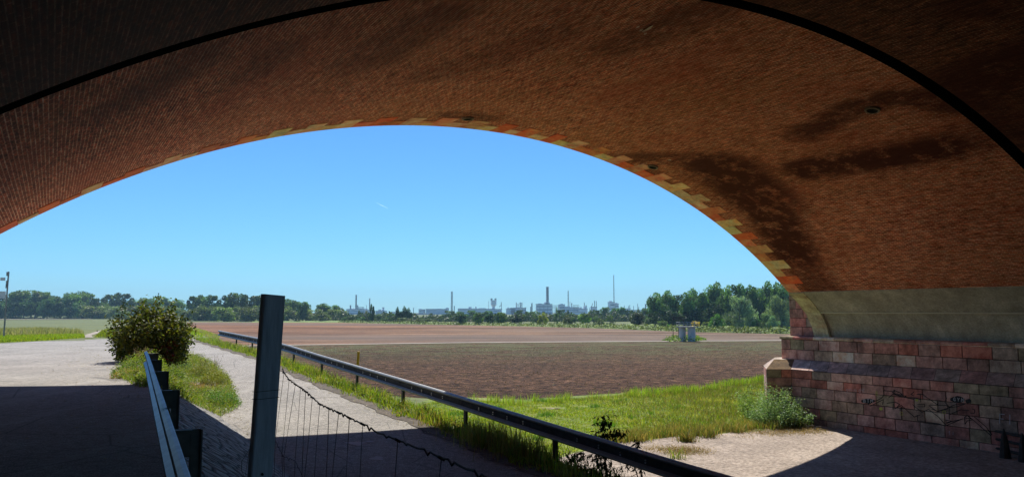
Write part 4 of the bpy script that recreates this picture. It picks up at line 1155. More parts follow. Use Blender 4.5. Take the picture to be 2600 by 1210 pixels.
for (dx, dy, hh_, lean_) in ((-.9, 0, .75, -.55), (-1.0, -.2, .45, -.4), (.95, -.1, .7, .4), (.5, .1, 1.95, .15), (-.35, 0, 2.0, -.1), (.1, 0, 2.15, .05), (1.0, -.3, .5, .35), (-.7, .1, 1.5, -.2), (.8, 0, 1.4, .25)):
    P = [Vector((dx * .6, dy, hh_ * .4)), Vector((dx, dy, hh_ * .85)), Vector((dx + lean_ * .5, dy, hh_))]; m = MB(); m.tube(P, [.01, .007, .003], 4); m.build('stems', M['bark'], rt); C = []
    for k in range(120): t = rnd.random(); q_ = P[0].lerp(P[1], t * 2) if t < .5 else P[1].lerp(P[2], t * 2 - 1); C.append((q_.x + rnd.gauss(0, .075), q_.y + rnd.gauss(0, .07), q_.z + rnd.gauss(0, .06)))
    leaves('foliage', C, 0, (.07, .13), BC, parent=rt, droop=.4, aspect=.6)
# weeds covering the island
isl = [tuple(hit(*p)[:2]) for p in [(300, 958), (318, 925), (380, 905), (455, 898), (490, 905), (545, 930), (580, 965), (597, 1000), (603, 1040), (570, 1056), (505, 1036), (455, 1012), (400, 985), (350, 985)]]
q = scatter(isl, 22000); Pz = np.array([(a, b, HW(a, b)) for a, b in q]); n2 = vn(q[:, 0], q[:, 1], 1.2, 1)
_oc = hit(505, 985); ochre = ((q[:, 0] - _oc.x) ** 2 + ((q[:, 1] - _oc.y) / 1.6) ** 2 < .45) | (n2 > .8)
blades('weeds', Pz[~ochre], np.maximum(.04, .13 + .12 * n2[~ochre] + .06), (.006, .014), GB + G1[:4] + G2[:3] + DRY[:1], lean=.9)
blades('weeds', Pz[ochre], .1 + .05 * nr.uniform(0, 1, ochre.sum()), (.008, .016), DRY + [(.35, .33, .10), (.18, .24, .06)], lean=.9)
C = np.repeat(Pz[~ochre], 2, 0); C[:, :2] += nr.normal(0, .05, (len(C), 2)); C[:, 2] += nr.uniform(.02, 1, len(C)) * np.maximum(.06, .22 + .22 * vn(C[:, 0], C[:, 1], 2.1, 4))
o = leaves('weeds', C, 0, (.02, .055), GB + G1[:3] + [(.40, .38, .08), (.44, .36, .12)], aspect=.5); tag(o, kind='stuff')
for (x, y, rr_, hh_, cc, nn) in ((560, 1030, .42, .42, GB, 3600), (520, 1015, .34, .34, GB + G1[:2], 2600), (548, 975, .38, .5, [(.40, .40, .06), (.33, .36, .05), (.24, .30, .05)], 3000), (515, 955, .4, .5, [(.34, .36, .06), (.42, .38, .1), (.2, .27, .05)], 3000), (505, 990, .34, .16, [(.55, .33, .12), (.62, .42, .2), (.48, .30, .1)], 2400), (478, 985, .25, .18, [(.55, .35, .14), (.36, .33, .08)], 1400),
                             (455, 940, .4, .38, GB, 2600), (430, 960, .3, .35, GB + G1[:2], 1800), (345, 950, .45, .42, GB + [(.35, .33, .07)], 3200), (325, 960, .3, .25, [(.2, .28, .05), (.36, .22, .1)], 1500), (370, 935, .4, .5, G1[:3] + [(.4, .36, .08)], 2400)):
    p = hit(x, y); a_ = nr.uniform(0, 6.283, nn); q_ = nr.uniform(0, 1, nn) ** .5; t_ = nr.uniform(.1, 1, nn)
    C = np.c_[p.x + np.cos(a_) * q_ * rr_ * 1.3, p.y + np.sin(a_) * q_ * rr_ * 1.3, p.z + hh_ * np.sqrt(np.maximum(0, 1 - q_ ** 2)) * t_ * nr.uniform(.7, 1.25, nn)]
    o = leaves('weeds', C, 0, (.022, .06), cc, aspect=.4); tag(o, kind='stuff')
def clump(name, label, x, y, z, n, h, cols, spread=.15, seedh=None, cat='weed', group=None):
    p = hit(x, y); root = empty(name, p); tag(root, label, cat, group)
    m = MB(); C = []
    for k in range(n):
        a = rnd.uniform(0, 6.28); s = rnd.uniform(.1, 1) * spread; hh = h * rnd.uniform(.6, 1)
        P = [Vector((0, 0, 0)) + Vector((s * .3 * math.cos(a), s * .3 * math.sin(a), 0)), Vector((s * .7 * math.cos(a), s * .7 * math.sin(a), hh * .55)), Vector((s * 1.5 * math.cos(a), s * 1.5 * math.sin(a), hh))]
        m.tube(P, [.006, .004, .002], 4)
        for j in range(26):
            t = rnd.uniform(.45, 1.0); q_ = P[1].lerp(P[2], (t - .45) / .55); C.append((q_.x + rnd.gauss(0, .018), q_.y + rnd.gauss(0, .018), q_.z + rnd.gauss(0, .015)))
    m.build('stems', M['bark'], root); leaves('seed_heads', C, 0, (.015, .035), cols, parent=root, aspect=.5)
RED = [(.10, .07, .06), (.16, .11, .09), (.09, .09, .045)]
clump('dock_plant', 'dark seeding dock stalks at the right end of the weedy island', 515, 950, -.5, 9, .62, RED, .28)
clump('dock_plant', 'thin branching dock stalk furthest right on the weedy island', 548, 948, -.55, 5, .75, RED, .2)
clump('dry_grass_clump', 'pale purple dry grass clump in front of the large bush', 367, 935, -.05, 26, .62, [(.33, .22, .18), (.42, .30, .24), (.28, .2, .17)], .3)
clump('dry_grass_clump', 'rusty dry grass clump right behind the near guard rail end', 408, 925, -.05, 14, .62, [(.36, .19, .09), (.42, .26, .12)], .16)
clump('seed_stalk', 'pale dry seed stalk standing before the long guard rail', 631, 882, -.55, 7, .75, [(.42, .36, .22), (.34, .31, .18)], .12)
clump('seed_stalk', 'dark weed stalks at the road edge beside the far rail end', 557, 851, -.3, 5, .9, [(.2, .18, .1)], .25)
clump('green_stalk', 'leafy green stalks under the guard rail by the shadow edge', 1085, 1062, -1.2, 9, .45, GB, .2)
clump('green_stalk', 'slender upright weeds by the guard rail above the verge', 845, 968, -.9, 8, .45, GB + G2, .3)
for k, (x, lb) in enumerate(((1255, 'first shaded verge clump right of the shadow edge'), (1320, 'shaded verge clump left of the nearest full rail post'), (1225, 'shaded verge clump beside the second rail post'))):
    r = ray(x, 1100); kq = (-5.75 - cu) / (r.x * CS + r.y * SN); gx, gy = r.x * kq, r.y * kq
    m_ = blades('grass_clump', [(0, 0, 0)], (.2, .62), (.007, .015), G2 + DRY, kind=None, per=420, spread=.28, lean=.4); m_.location = (gx, gy, HW(gx, gy)); tag(m_, lb, 'grass clump')
# pale shrub growing against the pier corner
pb = on_z(1975, 1083, LOW)
bush('shrub', 'silvery green shrub growing against the stone pier corner', pb, 34, 9000, (.06, .12), [(.24, .37, .15), (.33, .46, .21), (.16, .27, .09), (.42, .52, .27)], 1.15, 2.15, droop=.1, aspect=.32, top_taper=1.2)
pb2 = on_z(1925, 1068, LOW)
bush('shrub', 'yellowish green shrub left of the silvery shrub by the pier', pb2, 22, 4200, (.07, .13), [(.24, .32, .08), (.32, .38, .11), (.18, .27, .07)], 1.0, 1.75, droop=.0, aspect=.35)
pb3 = on_z(2012, 1084, LOW)
bush('shrub', 'low sprawling shrub in front of the pier base, rightmost', pb3, 18, 3600, (.08, .15), [(.24, .33, .19), (.33, .43, .27), (.16, .24, .11)], .85, 1.15, droop=.1, aspect=.34)
# twigs
for k, (x, y) in enumerate(((2052, 1093), (2070, 1096))):
    p = on_z(x, y, LOW); m = MB()
    for j in range(3): m.tube([(0, 0, .02), (.2 - .15 * j, .05, .12 + .1 * j), (.45 - .2 * j, -.05, .05 + .2 * (j == 1))], .012, 5)
    o = m.build('twig', simple('dead_wood', (.3, .27, .24), (.42, .38, .34)) if not k else bpy.data.materials['dead_wood']); o.location = p; tag(o, ['bleached fallen twigs beside the shrub at the pier, left bundle', 'bleached fallen twigs by the pier wall, right bundle'][k], 'twigs')
# drooping walnut like saplings on the bank below the nearest rail
def pinnate(label, pts, n, h0):
    r0 = pts[0]; root = empty('sapling', r0); tag(root, label, 'sapling'); m = MB(); C = []; Dr = []
    for p in pts[1:]:
        p = p - r0; P = [Vector((p.x * .2, p.y * .2, -.1)), Vector((p.x * .7, p.y * .7, p.z * .6)), Vector(p)]
        m.tube(P, [.012, .009, .004], 5)
        for k in range(n):
            t = rnd.uniform(.35, 1); q_ = P[0].lerp(P[1], t / .5) if t < .5 else P[1].lerp(P[2], (t - .5) / .5)
            a = rnd.uniform(0, 6.28); l = rnd.uniform(.12, .26); e = q_ + Vector((math.cos(a) * l, math.sin(a) * l, rnd.uniform(-.08, .05)))
            m.tube([q_, e], .003, 3, cap=False)
            for j in range(6): C.append(q_.lerp(e, (j + 1) / 6) + Vector((rnd.gauss(0, .02), rnd.gauss(0, .02), 0)))
    m.build('stems', M['bark'], root)
    leaves('foliage', C, 0, (.09, .15), [(.028, .045, .016), (.045, .065, .02), (.02, .035, .014)], parent=root, droop=1.3, aspect=.3)
def up_(x, y, u):
    r = ray(x, y); kq = (u - cu) / (r.x * CS + r.y * SN); return Vector((r.x * kq, r.y * kq, CH + r.z * kq))
b0 = up_(1540, 1225, -4.7)
pinnate('dark sapling with drooping leaves rising over the nearest guard rail', [b0, up_(1532, 1052, -4.7), up_(1512, 1085, -4.8), up_(1560, 1080, -4.6), up_(1536, 1068, -4.7)], 15, 0)
b1 = up_(1640, 1230, -4.6)
pinnate('short dark sapling shoot just right of the taller one over the rail', [b1, up_(1610, 1110, -4.6), up_(1590, 1125, -4.7), up_(1618, 1125, -4.5)], 8, 0)
b2 = up_(1500, 1240, -5.0)
pinnate('dense dark sapling foliage under the nearest guard rail', [b2] + [up_(x, y, u) for x, y, u in ((1440, 1130, -5.0), (1460, 1150, -5.1), (1480, 1140, -4.8), (1520, 1160, -5.1), (1500, 1180, -5.2), (1560, 1185, -5.0), (1430, 1175, -5.0), (1580, 1200, -5.1), (1620, 1200, -4.9), (1540, 1150, -4.8))], 9, 0)
# weeds round the well heads
wp = pix_poly([(1680, 863), (1720, 858), (1730, 850), (1770, 852), (1795, 862), (1765, 868), (1700, 867)], LOW)
q = scatter(wp, 2600)
o = leaves('weeds', np.c_[q, LOW + nr.uniform(.05, .8, len(q)) * np.exp(-((q[:, 0] - wc.x) / 2.2) ** 2) + .05], 0, (.15, .4), GB + G1[:2], aspect=.6); tag(o, kind='stuff')

# ------------------------------------------------------------------ trees
def crown_mesh(name, kind, seed, n):
    rs = np.random.default_rng(seed)
    # lobes in a unit crown: x,y in [-.5,.5], z in [0,1]
    nl = {'broad': 34, 'poplar': 40, 'shrub': 20, 'willow': 36, 'column': 14, 'hedge': 34}[kind]
    Lc = []
    while len(Lc) < nl:
        p = rs.uniform(-1, 1, 3); p[2] = rs.uniform(0, 1)
        z = p[2]
        if kind == 'broad': rad = math.sqrt(max(0, 1 - ((z - .58) / .46) ** 2)); z0 = .16
        elif kind == 'poplar': rad = min(1, .75 + .9 * z) * math.sqrt(max(0, 1 - max(0, (z - .55) / .45) ** 2.4)); z0 = .05
        elif kind == 'shrub': rad = math.sqrt(max(0, 1 - (max(0, z - .25) / .72) ** 2)); z0 = 0
        elif kind == 'hedge': rad = math.sqrt(max(0, 1 - (max(0, z - .45) / .53) ** 2)); z0 = 0
        elif kind == 'willow': rad = math.sqrt(max(0, 1 - (max(0, z - .42) / .56) ** 2)); z0 = .02
        else: rad = .8 * math.sqrt(max(0, 1 - max(0, (z - .3) / .7) ** 2)); z0 = .02
        if z < z0: continue
        if math.hypot(p[0], p[1]) > rad: continue
        if rs.random() > .35 and math.hypot(p[0], p[1]) < rad * .45 and z < .8: continue
        Lc.append((p[0] * .42, p[1] * .42, z * .9))
    Lc = np.array(Lc); lr_ = rs.uniform(.09, .19, nl)
    who = rs.integers(0, nl, n)
    v = rs.normal(0, 1, (n, 3)); v /= np.linalg.norm(v, axis=1)[:, None]
    P = Lc[who] + v * (lr_[who] * rs.uniform(.45, 1.15, n) ** .5)[:, None] * np.array([1, 1, .85])
    if kind == 'willow': P[:, 2] -= rs.uniform(0, .14, n)
    P[:, 2] = np.clip(P[:, 2], .0, 1)
    dirs = rs.normal(0, 1, (n, 3));
    if kind == 'willow': dirs[:, 2] = -np.abs(dirs[:, 2]) * 2.2
    dirs /= np.linalg.norm(dirs, axis=1)[:, None]
    side = np.cross(dirs, rs.normal(0, 1, (n, 3))); side /= np.linalg.norm(side, axis=1)[:, None]
    L = rs.uniform(.026, .052, (n, 1)); wv = L * (.28 if kind == 'willow' else .45)
    V = np.stack([P - dirs * L, P + side * wv, P + dirs * L, P - side * wv], 1).reshape(-1, 3)
    bright = rs.uniform(.45, 1.6, nl)[who] * rs.uniform(.6, 1.45, n)
    base = {'broad': (.13, .20, .05), 'poplar': (.14, .215, .06), 'shrub': (.105, .165, .045), 'hedge': (.175, .22, .055), 'willow': (.19, .25, .14), 'column': (.11, .165, .055)}[kind]
    C = np.array(base)[None] * bright[:, None]
    C = np.repeat(C, 4, 0)
    me = np_mesh(name, V, np.arange(n * 4).reshape(n, 4), col=C, mat=M['leaf']); d_ = me.data; bpy.data.objects.remove(me); return d_
def trunk_mesh(seed, kind):
    rs = random.Random(seed); m = MB()
    if kind in ('shrub', 'hedge'): 
        for k in range(5):
            a = rs.uniform(0, 6.28); m.tube([(0, 0, -.05), (.1 * math.cos(a), .1 * math.sin(a), .3), (.3 * math.cos(a), .3 * math.sin(a), .6)], [.015, .01, .005], 4)
    else:
        m.tube([(0, 0, -.03), (.01, 0, .25), (-.01, .01, .55), (.01, 0, .8)], [.03, .022, .015, .006], 6)
        for k in range(7):
            a = rs.uniform(0, 6.28); z = rs.uniform(.2, .6); m.tube([(0, 0, z), (.18 * math.cos(a), .18 * math.sin(a), z + .12), (.36 * math.cos(a), .36 * math.sin(a), z + .3)], [.012, .008, .003], 4)
    o = m.build('trunk', M['bark']); d_ = o.data; bpy.data.objects.remove(o); return d_
PROTO = {}
for kind, nn, cnt in (('broad', 4200, 4), ('poplar', 4600, 4), ('shrub', 2400, 4), ('hedge', 3600, 3), ('willow', 5200, 3), ('column', 1200, 2)):
    PROTO[kind] = [(crown_mesh('crown', kind, 31 * k + len(kind), nn), trunk_mesh(k + 5, kind)) for k in range(cnt)]
tint_m = {}
def tree(name, label, cat, x, ytop, wpx, Y, kind, var=None, group=None, tint=None, base=None):
    zg = LOW if base is None else base
    X = (x - 1300) / F * Y
    z1 = at_Y(x, ytop, Y).z; h = z1 - zg; wd_ = wpx / F * Y
    root = empty(name, (X, Y, zg)); tag(root, label, cat, group)
    cr, tr = PROTO[kind][rnd.randrange(len(PROTO[kind])) if var is None else var % len(PROTO[kind])]
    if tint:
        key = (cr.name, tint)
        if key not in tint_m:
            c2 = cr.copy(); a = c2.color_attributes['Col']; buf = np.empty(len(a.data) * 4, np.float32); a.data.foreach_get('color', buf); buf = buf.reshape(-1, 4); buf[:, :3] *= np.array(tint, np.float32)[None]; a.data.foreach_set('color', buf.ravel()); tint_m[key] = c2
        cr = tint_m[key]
    rot = rnd.uniform(0, 6.28)
    for nm, me in (('crown', cr), ('trunk', tr)):
        o = bpy.data.objects.new(nm, me); COL.objects.link(o); o.parent = root
        o.rotation_euler.z = rot; o.scale = (wd_ * 1.06, wd_ * 1.06, h / .97)
    return root
ORD = ['first', 'second', 'third', 'fourth', 'fifth', 'sixth', 'seventh', 'eighth', 'ninth', 'tenth', 'eleventh', 'twelfth', 'thirteenth', 'fourteenth', 'fifteenth', 'sixteenth', 'seventeenth', 'eighteenth', 'nineteenth', 'twentieth', 'twenty-first', 'twenty-second', 'twenty-third', 'twenty-fourth']
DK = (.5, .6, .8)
def row(name, cat, group, items, Y, kind, phrase, tint=None, dY=12):
    for k, it in enumerate(items):
        x, yt, wd_ = it[:3]
        tree(name, phrase % ORD[k], cat, x, yt - 1, wd_ * (1.3 if 'hazy' not in phrase else 1.1), Y + rnd.uniform(-dY, dY), it[3] if len(it) > 3 else kind, group=group, tint=tint)
# left: tall wood, shaded avenue in front, low shrubbery
row('tree', 'tree', 'tall trees of the left wood', [(-40, 742, 70), (5, 744, 60), (45, 738, 66), (85, 741, 60), (118, 743, 50), (150, 752, 44), (192, 744, 56), (222, 741, 56), (256, 754, 38), (285, 744, 42), (318, 742, 42), (368, 757, 60), (410, 756, 46), (448, 762, 48)], 560, 'broad', '%s tall tree from the left in the wood beyond the left meadow')
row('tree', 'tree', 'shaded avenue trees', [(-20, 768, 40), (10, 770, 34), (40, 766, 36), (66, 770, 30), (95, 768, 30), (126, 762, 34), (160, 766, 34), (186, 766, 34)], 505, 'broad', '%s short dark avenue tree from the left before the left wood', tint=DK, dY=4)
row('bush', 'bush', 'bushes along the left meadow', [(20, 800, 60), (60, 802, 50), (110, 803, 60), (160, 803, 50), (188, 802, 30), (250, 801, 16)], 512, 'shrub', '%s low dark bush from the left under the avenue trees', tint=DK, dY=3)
row('bush', 'bush', 'pale bushes behind the left meadow', [(215, 775, 50), (245, 776, 52), (275, 774, 50), (305, 776, 50), (335, 775, 46), (430, 775, 50)], 530, 'hedge', '%s pale round bush from the left behind the left meadow')
# centre left wood
row('tree', 'tree', 'tall trees of the middle wood', [(498, 748, 34), (516, 750, 30), (545, 747, 44), (575, 749, 40), (605, 746, 44), (640, 747, 46), (672, 752, 40), (700, 758, 40), (722, 761, 34), (748, 762, 40), (772, 768, 30), (818, 771, 34), (846, 776, 36)], 440, 'broad', '%s tall tree from the left in the wood behind the fence post')
row('bush', 'bush', 'bushes before the middle wood', [(485, 784, 34), (510, 774, 44), (540, 776, 46), (572, 778, 44), (602, 776, 46), (634, 777, 44), (662, 774, 40), (700, 778, 44), (735, 776, 44), (780, 784, 44), (815, 784, 40), (850, 784, 40), (872, 788, 30)], 400, 'hedge', '%s round bush from the left along the far field edge behind the post')
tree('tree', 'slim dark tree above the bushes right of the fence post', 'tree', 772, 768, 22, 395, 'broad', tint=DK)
# line of shrubs and small trees in front of the works
mid = [(885, 797, 26), (902, 796, 26), (920, 800, 22), (938, 797, 24), (962, 796, 28), (980, 800, 20), (1000, 795, 18), (1012, 800, 16)]
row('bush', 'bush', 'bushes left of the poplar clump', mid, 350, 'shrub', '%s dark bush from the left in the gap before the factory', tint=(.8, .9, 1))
for k, (x, yt, wd_, lb) in enumerate(((947, 772, 14, 'slim ragged poplar in front of the left factory chimneys'), (1013, 777, 15, 'left poplar of the clump before the factory'), (1026, 775, 16, 'middle poplar of the clump before the factory'), (1040, 779, 15, 'right leaning poplar of the clump before the factory'))):
    tree('poplar', lb, 'poplar', x, yt, wd_, 340, 'poplar', tint=DK)
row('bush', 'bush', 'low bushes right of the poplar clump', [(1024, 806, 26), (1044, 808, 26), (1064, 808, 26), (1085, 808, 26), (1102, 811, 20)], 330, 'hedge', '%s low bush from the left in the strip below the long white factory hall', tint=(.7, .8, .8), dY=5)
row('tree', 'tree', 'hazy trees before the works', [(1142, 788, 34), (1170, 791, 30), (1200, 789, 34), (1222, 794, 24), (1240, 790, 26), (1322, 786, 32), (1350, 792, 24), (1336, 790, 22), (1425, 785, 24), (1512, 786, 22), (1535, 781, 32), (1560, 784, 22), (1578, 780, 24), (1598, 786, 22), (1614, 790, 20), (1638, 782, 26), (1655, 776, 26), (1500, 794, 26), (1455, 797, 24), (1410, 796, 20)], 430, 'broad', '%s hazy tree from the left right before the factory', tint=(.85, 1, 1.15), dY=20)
mids = [(1170, 796, 32, 'broad'), (1216, 794, 26, 'broad'), (1245, 796, 28, 'broad'), (1272, 793, 30, 'broad'), (1311, 796, 40, 'broad'), (1362, 789, 36, 'column'), (1378, 791, 28, 'hedge'), (1412, 780, 14, 'column'), (1440, 798, 26, 'hedge'), (1452, 796, 20, 'shrub'), (1485, 794, 34, 'broad'), (1512, 802, 22, 'column'), (1548, 798, 26, 'column'), (1524, 808, 20, 'hedge')]
NMS = ['round dark tree right of the low bushes', 'rounded tree under the factory water tower', 'dark round tree just right of the water tower', 'upright green tree between water tower and twin stacks', 'broad very dark round tree below the slim twin stacks', 'green tree at the left foot of the big chimney hall', 'yellowing tree below the big chimney hall', 'tall thin tree right of the big chimney hall', 'fresh green small tree below the sloping roof hall', 'small green tree next to the fresh green one', 'round yellow topped tree below the thin stacks', 'pale willow like tree left of the tall mast hall', 'pale upright tree below the tall thin mast', 'low pale bush between the willow like tree and the mast tree']
for it, lb in zip(mids, NMS):
    t_ = {0: DK, 1: (.9, 1, .9), 2: DK, 4: (.4, .45, .55), 6: (2.0, 1.7, .9), 10: (1.5, 1.5, .8)}.get(mids.index(it))
    tree('tree', lb, 'tree', it[0], it[1], it[2], 292 + rnd.uniform(-10, 6), it[3], tint=t_)
tree('tree', 'black round shrub like tree left of the right wood', 'tree', 1617, 795, 36, 262, 'broad', tint=(.35, .3, .35))
tree('bush', 'grey green bush right beside the black round tree', 'bush', 1646, 806, 24, 255, 'hedge')
# right wood
row('tree', 'tree', 'tall trees of the right wood', [(1668, 745, 46), (1695, 740, 48), (1722, 744, 44), (1745, 742, 44), (1770, 735, 46), (1795, 722, 48), (1815, 719, 44), (1842, 722, 44), (1862, 719, 44), (1888, 724, 40), (1905, 727, 40), (1925, 724, 42), (1950, 717, 46), (1968, 720, 40), (1990, 722, 40), (2015, 726, 40), (2040, 722, 44)], 262, 'poplar', '%s tall tree from the left in the wood beside the pier', tint=(.8, .9, 1), dY=14)
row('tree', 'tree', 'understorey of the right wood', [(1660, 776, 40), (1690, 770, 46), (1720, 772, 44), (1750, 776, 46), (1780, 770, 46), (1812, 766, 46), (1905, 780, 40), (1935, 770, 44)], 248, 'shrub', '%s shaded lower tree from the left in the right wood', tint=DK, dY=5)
for x, yt, wd_, kd, Y, tn, lb in ((1875, 741, 82, 'willow', 226, None, 'big pale willow in front of the right wood'), (1975, 738, 66, 'willow', 224, (1.1, 1.1, 1), 'pale silvery willow touching the stone pilaster'), (1817, 794, 40, 'hedge', 222, (.7, 1, .6), 'bright green round bush left of the big willow'),
                               (1680, 812, 30, 'hedge', 232, (.9, 1.1, 1), 'small fresh bush below the left end of the right wood'), (1697, 818, 16, 'shrub', 228, (1.3, 1.5, .9), 'tiny yellow green bush left of the well'), (1790, 816, 24, 'hedge', 228, (1.2, 1.2, .8), 'low pale bush left of the bright green round bush'),
                               (1940, 790, 40, 'willow', 220, (.9, 1, .8), 'dense lower bush between the two willows'), (1917, 800, 30, 'shrub', 222, (.6, .8, .6), 'dark lower bush right of the big willow'), (1962, 798, 36, 'willow', 216, (.9, 1, .9), 'bush at the foot of the silvery willow')):
    tree('bush' if 'bush' in lb else 'willow', lb, 'bush' if 'bush' in lb else 'willow', x, yt, wd_, Y, kd, tint=tn)
tree('bush', 'yellow flowering round bush behind the well heads', 'bush', 1763, 813, 26, 215, 'hedge', tint=(3.2, 1.7, .8))
# grassy bank beyond the stubble
def bank(name, xs, ybase, hpx, Yf, z=LOW):
    V, Fc = [], []; n = len(xs)
    rows_ = 5
    for j in range(rows_):
        t = j / (rows_ - 1)
        for i, x in enumerate(xs):
            q = on_z(x, ybase(x), z); hh_ = (hpx(x)) / F * q.y
            s = 1 + .25 * math.sin(i * .7) + .3 * rnd.uniform(-.5, .5)
            Yp = q.y * (1 + .035 * t * 2); V.append((q.x * Yp / q.y, Yp, z - .05 + hh_ * s * math.sin(math.pi * min(t * .75, .75)) * 1.1))
    for j in range(rows_ - 1):
        for i in range(n - 1): a = j * n + i; Fc.append((a, a + 1, a + n + 1, a + n))
    return tag(np_mesh(name, V, Fc, mat=M['bank'], smooth=True), kind='structure')
M['bank'] = two_scale('rough_bank', [(.3, (.11, .16, .04)), (.55, (.18, .24, .06)), (.75, (.28, .30, .11))], .35, [(.3, (.2, .2, .2)), (.7, (.85, .85, .8))], 1.6, .8, bump=1, bs=1.5, bd=.5)
bank('grass_bank', list(np.arange(640, 2300, 7)), yfar, lambda x: float(np.interp(x, [640, 900, 1300, 1500, 1650, 2300], [1.5, 4, 5, 7, 11, 13])), 0)
xs_ = nr.uniform(860, 2150, 5200); P = []
for x in xs_:
    y_ = yfar(x) - rnd.random() * float(np.interp(x, [860, 1300, 1650, 2150], [4, 5, 10, 12])) * .5; q_ = on_z(x, yfar(x) + .3, LOW); t_ = rnd.random(); Yp = q_.y * (1 + .03 * t_); P.append((q_.x * Yp / q_.y, Yp, LOW + rnd.uniform(.1, .5) + t_ * float(np.interp(x, [860, 1300, 1650, 2150], [.6, .7, 1.0, 1.1]))))
o = leaves('bank_weeds', P, 0, (.3, .75), [(.14, .20, .05), (.20, .26, .06), (.11, .16, .04), (.24, .27, .09)], aspect=.6); tag(o, kind='stuff')
# thin pale far edge of the left meadow
path('track', M['track'], [(-60, 811.5), (100, 811.2), (235, 810.4)], [(-60, 810.6), (100, 810.4), (235, 810.0)], .3, n=6)
def lawn(L_, R_): return path('meadow', M['turf'], L_, R_, .15, n=10)
lawn([(-60, 810.2), (230, 809.7), (300, 808)], [(-60, 803.8), (230, 803.6), (300, 803.6)]) if False else None

xs_ = nr.uniform(850, 1680, 26000); tt = nr.uniform(0, 1, 26000); P = []
hh_ = 1 + .35 * np.sin(xs_ * .11) + .25 * np.sin(xs_ * .31 + 1) + .2 * np.sin(xs_ * .73)
for x, t, h_ in zip(xs_, tt, hh_):
    Y_ = 395 + rnd.uniform(-18, 18); P.append(((x - 1300) / F * Y_, Y_, LOW + 3.6 * h_ * t * (.9 + .1 * rnd.random()) * float(np.interp(x, [850, 1050, 1100, 1400, 1680], [1.1, .75, .65, .8, 1.2]))))
o = leaves('far_wood', P, 0, (.6, 1.3), [(.06, .11, .05), (.09, .14, .055), (.045, .085, .045), (.11, .15, .06)], aspect=.8); tag(o, kind='stuff')
# ------------------------------------------------------------------ factory on the skyline
FY = 1300.0
def fx(x, Y=FY): return (x - 1300) / F * Y
def fzz(x, y, Y=FY): return at_Y(x, y, Y).z
def windows(root, x0, x1, z0, z1, Y, rows_, h=.35):   # root: the wall they sit in
    for k in range(rows_):
        z = lerp(z0, z1, (k + .5) / rows_); hh_ = (z1 - z0) / rows_ * h
        MB().box(x0 + .6, x1 - .6, Y - .15, Y + .3, z - hh_ / 2, z + hh_ / 2).build('window_band', M['fac_glass'], root)
def building(label, x0, x1, yt, Y=FY, dep=30, steps=(), rows_=0, mat='fac', extras=()):
    X0, X1 = fx(x0, Y), fx(x1, Y); zt = fzz((x0 + x1) / 2, yt, Y)
    root = empty('factory_building', (0, 0, 0)); tag(root, label, 'factory building')
    wall = MB().box(X0, X1, Y, Y + dep, LOW - 1, zt).build('wall', M[mat], root)
    roof = MB().box(X0 - .4, X1 + .4, Y - .5, Y + dep + .5, zt + .02, zt + .7).build('roof', M['fac_dark'], root)
    for (a, b, y2) in steps:
        z2 = fzz((a + b) / 2, y2, Y); MB().box(fx(a, Y), fx(b, Y), Y + 2, Y + dep - 3, zt + .72, z2).build('roof_block', M[mat if (a + b) % 2 < 1.2 else 'fac_dark'], roof)
    if rows_: windows(wall, X0, X1, max(LOW, zt - 22), zt - 1, Y, rows_)
    for (a, b, ya, yb) in extras:
        MB().box(fx(a, Y), fx(b, Y), Y - .8, Y + 2, fzz(a, yb, Y), fzz(a, ya, Y)).build('annex', M['fac_dark'], root)
    return root
def stack(label, x, yt, wpx, Y=FY + 10, mat='chim', base_w=None, bands=True, name='chimney', cat='chimney'):
    zt = fzz(x, yt, Y); r1 = wpx / 2 / F * Y; r0 = (base_w or wpx) / 2 / F * Y
    root = empty(name, (fx(x, Y), Y, LOW)); tag(root, label, cat)
    h = zt - LOW
    MB().tube([(0, 0, -1), (0, 0, h * .5), (0, 0, h - 1.2)], [r0, lerp(r0, r1, .55), r1], 14).build('shaft', M[mat], root)
    MB().tube([(0, 0, h - 1.4), (0, 0, h)], [r1 * 1.15, r1 * 1.15], 14).build('rim', M['fac_dark'], root)
    return root
def mast(label, x, yt, wpx, yb=800, Y=FY + 15, arm=None, name='lattice_mast'):
    zt = fzz(x, yt, Y); r = wpx / 2 / F * Y; root = empty(name, (fx(x, Y), Y, LOW)); tag(root, label, 'mast')
    h = zt - LOW; m = MB(); t = max(.14, r * .16)
    for sx, sy in ((-1, -1), (1, -1), (1, 1), (-1, 1)): m.tube([(sx * r, sy * r, 0), (sx * r * .8, sy * r * .8, h * .97)], t, 4)
    n = max(6, int(h / (r * 3)))
    for k in range(n):
        z0, z1 = h * k / n, h * (k + 1) / n
        for s in (-1, 1):
            m.tube([(-r * s, -r, z0), (r * s, -r, z1)], t * .6, 3, cap=False); m.tube([(-r * s, r, z0), (r * s, r, z1)], t * .6, 3, cap=False)
    m.build('lattice', M['chim'], root)
    MB().tube([(0, 0, 0), (0, 0, h)], r * .42, 6).build('pipe', M['chim'], root)
    if arm:
        ax_, az_ = arm; MB().tube([(0, 0, h * .8), (fx(x + ax_, Y) - fx(x, Y), 0, fzz(x, az_, Y) - LOW)], .45, 4).build('jib', M['chim'], root)
building('white block with the left chimney beside it on the far skyline', 881, 911, 785, steps=((884, 903, 783.5), (890, 894, 782)), rows_=2)
building('pale boiler hall between the two left chimneys', 911, 926, 784, steps=((912, 918, 781.5),), rows_=2)
building('low white shed right of the left boiler hall', 927, 941, 787)
stack('short thick stack on the leftmost factory block', 891.5, 774, 3.4); stack('tall dark left chimney of the factory skyline', 905.5, 748, 3.6, base_w=4.2)
stack('stub stack just right of the tall left chimney', 909.5, 774, 3.0); stack('slim brown chimney left of the ragged poplar', 940, 756.5, 2.3, mat='chim_red', base_w=2.9)
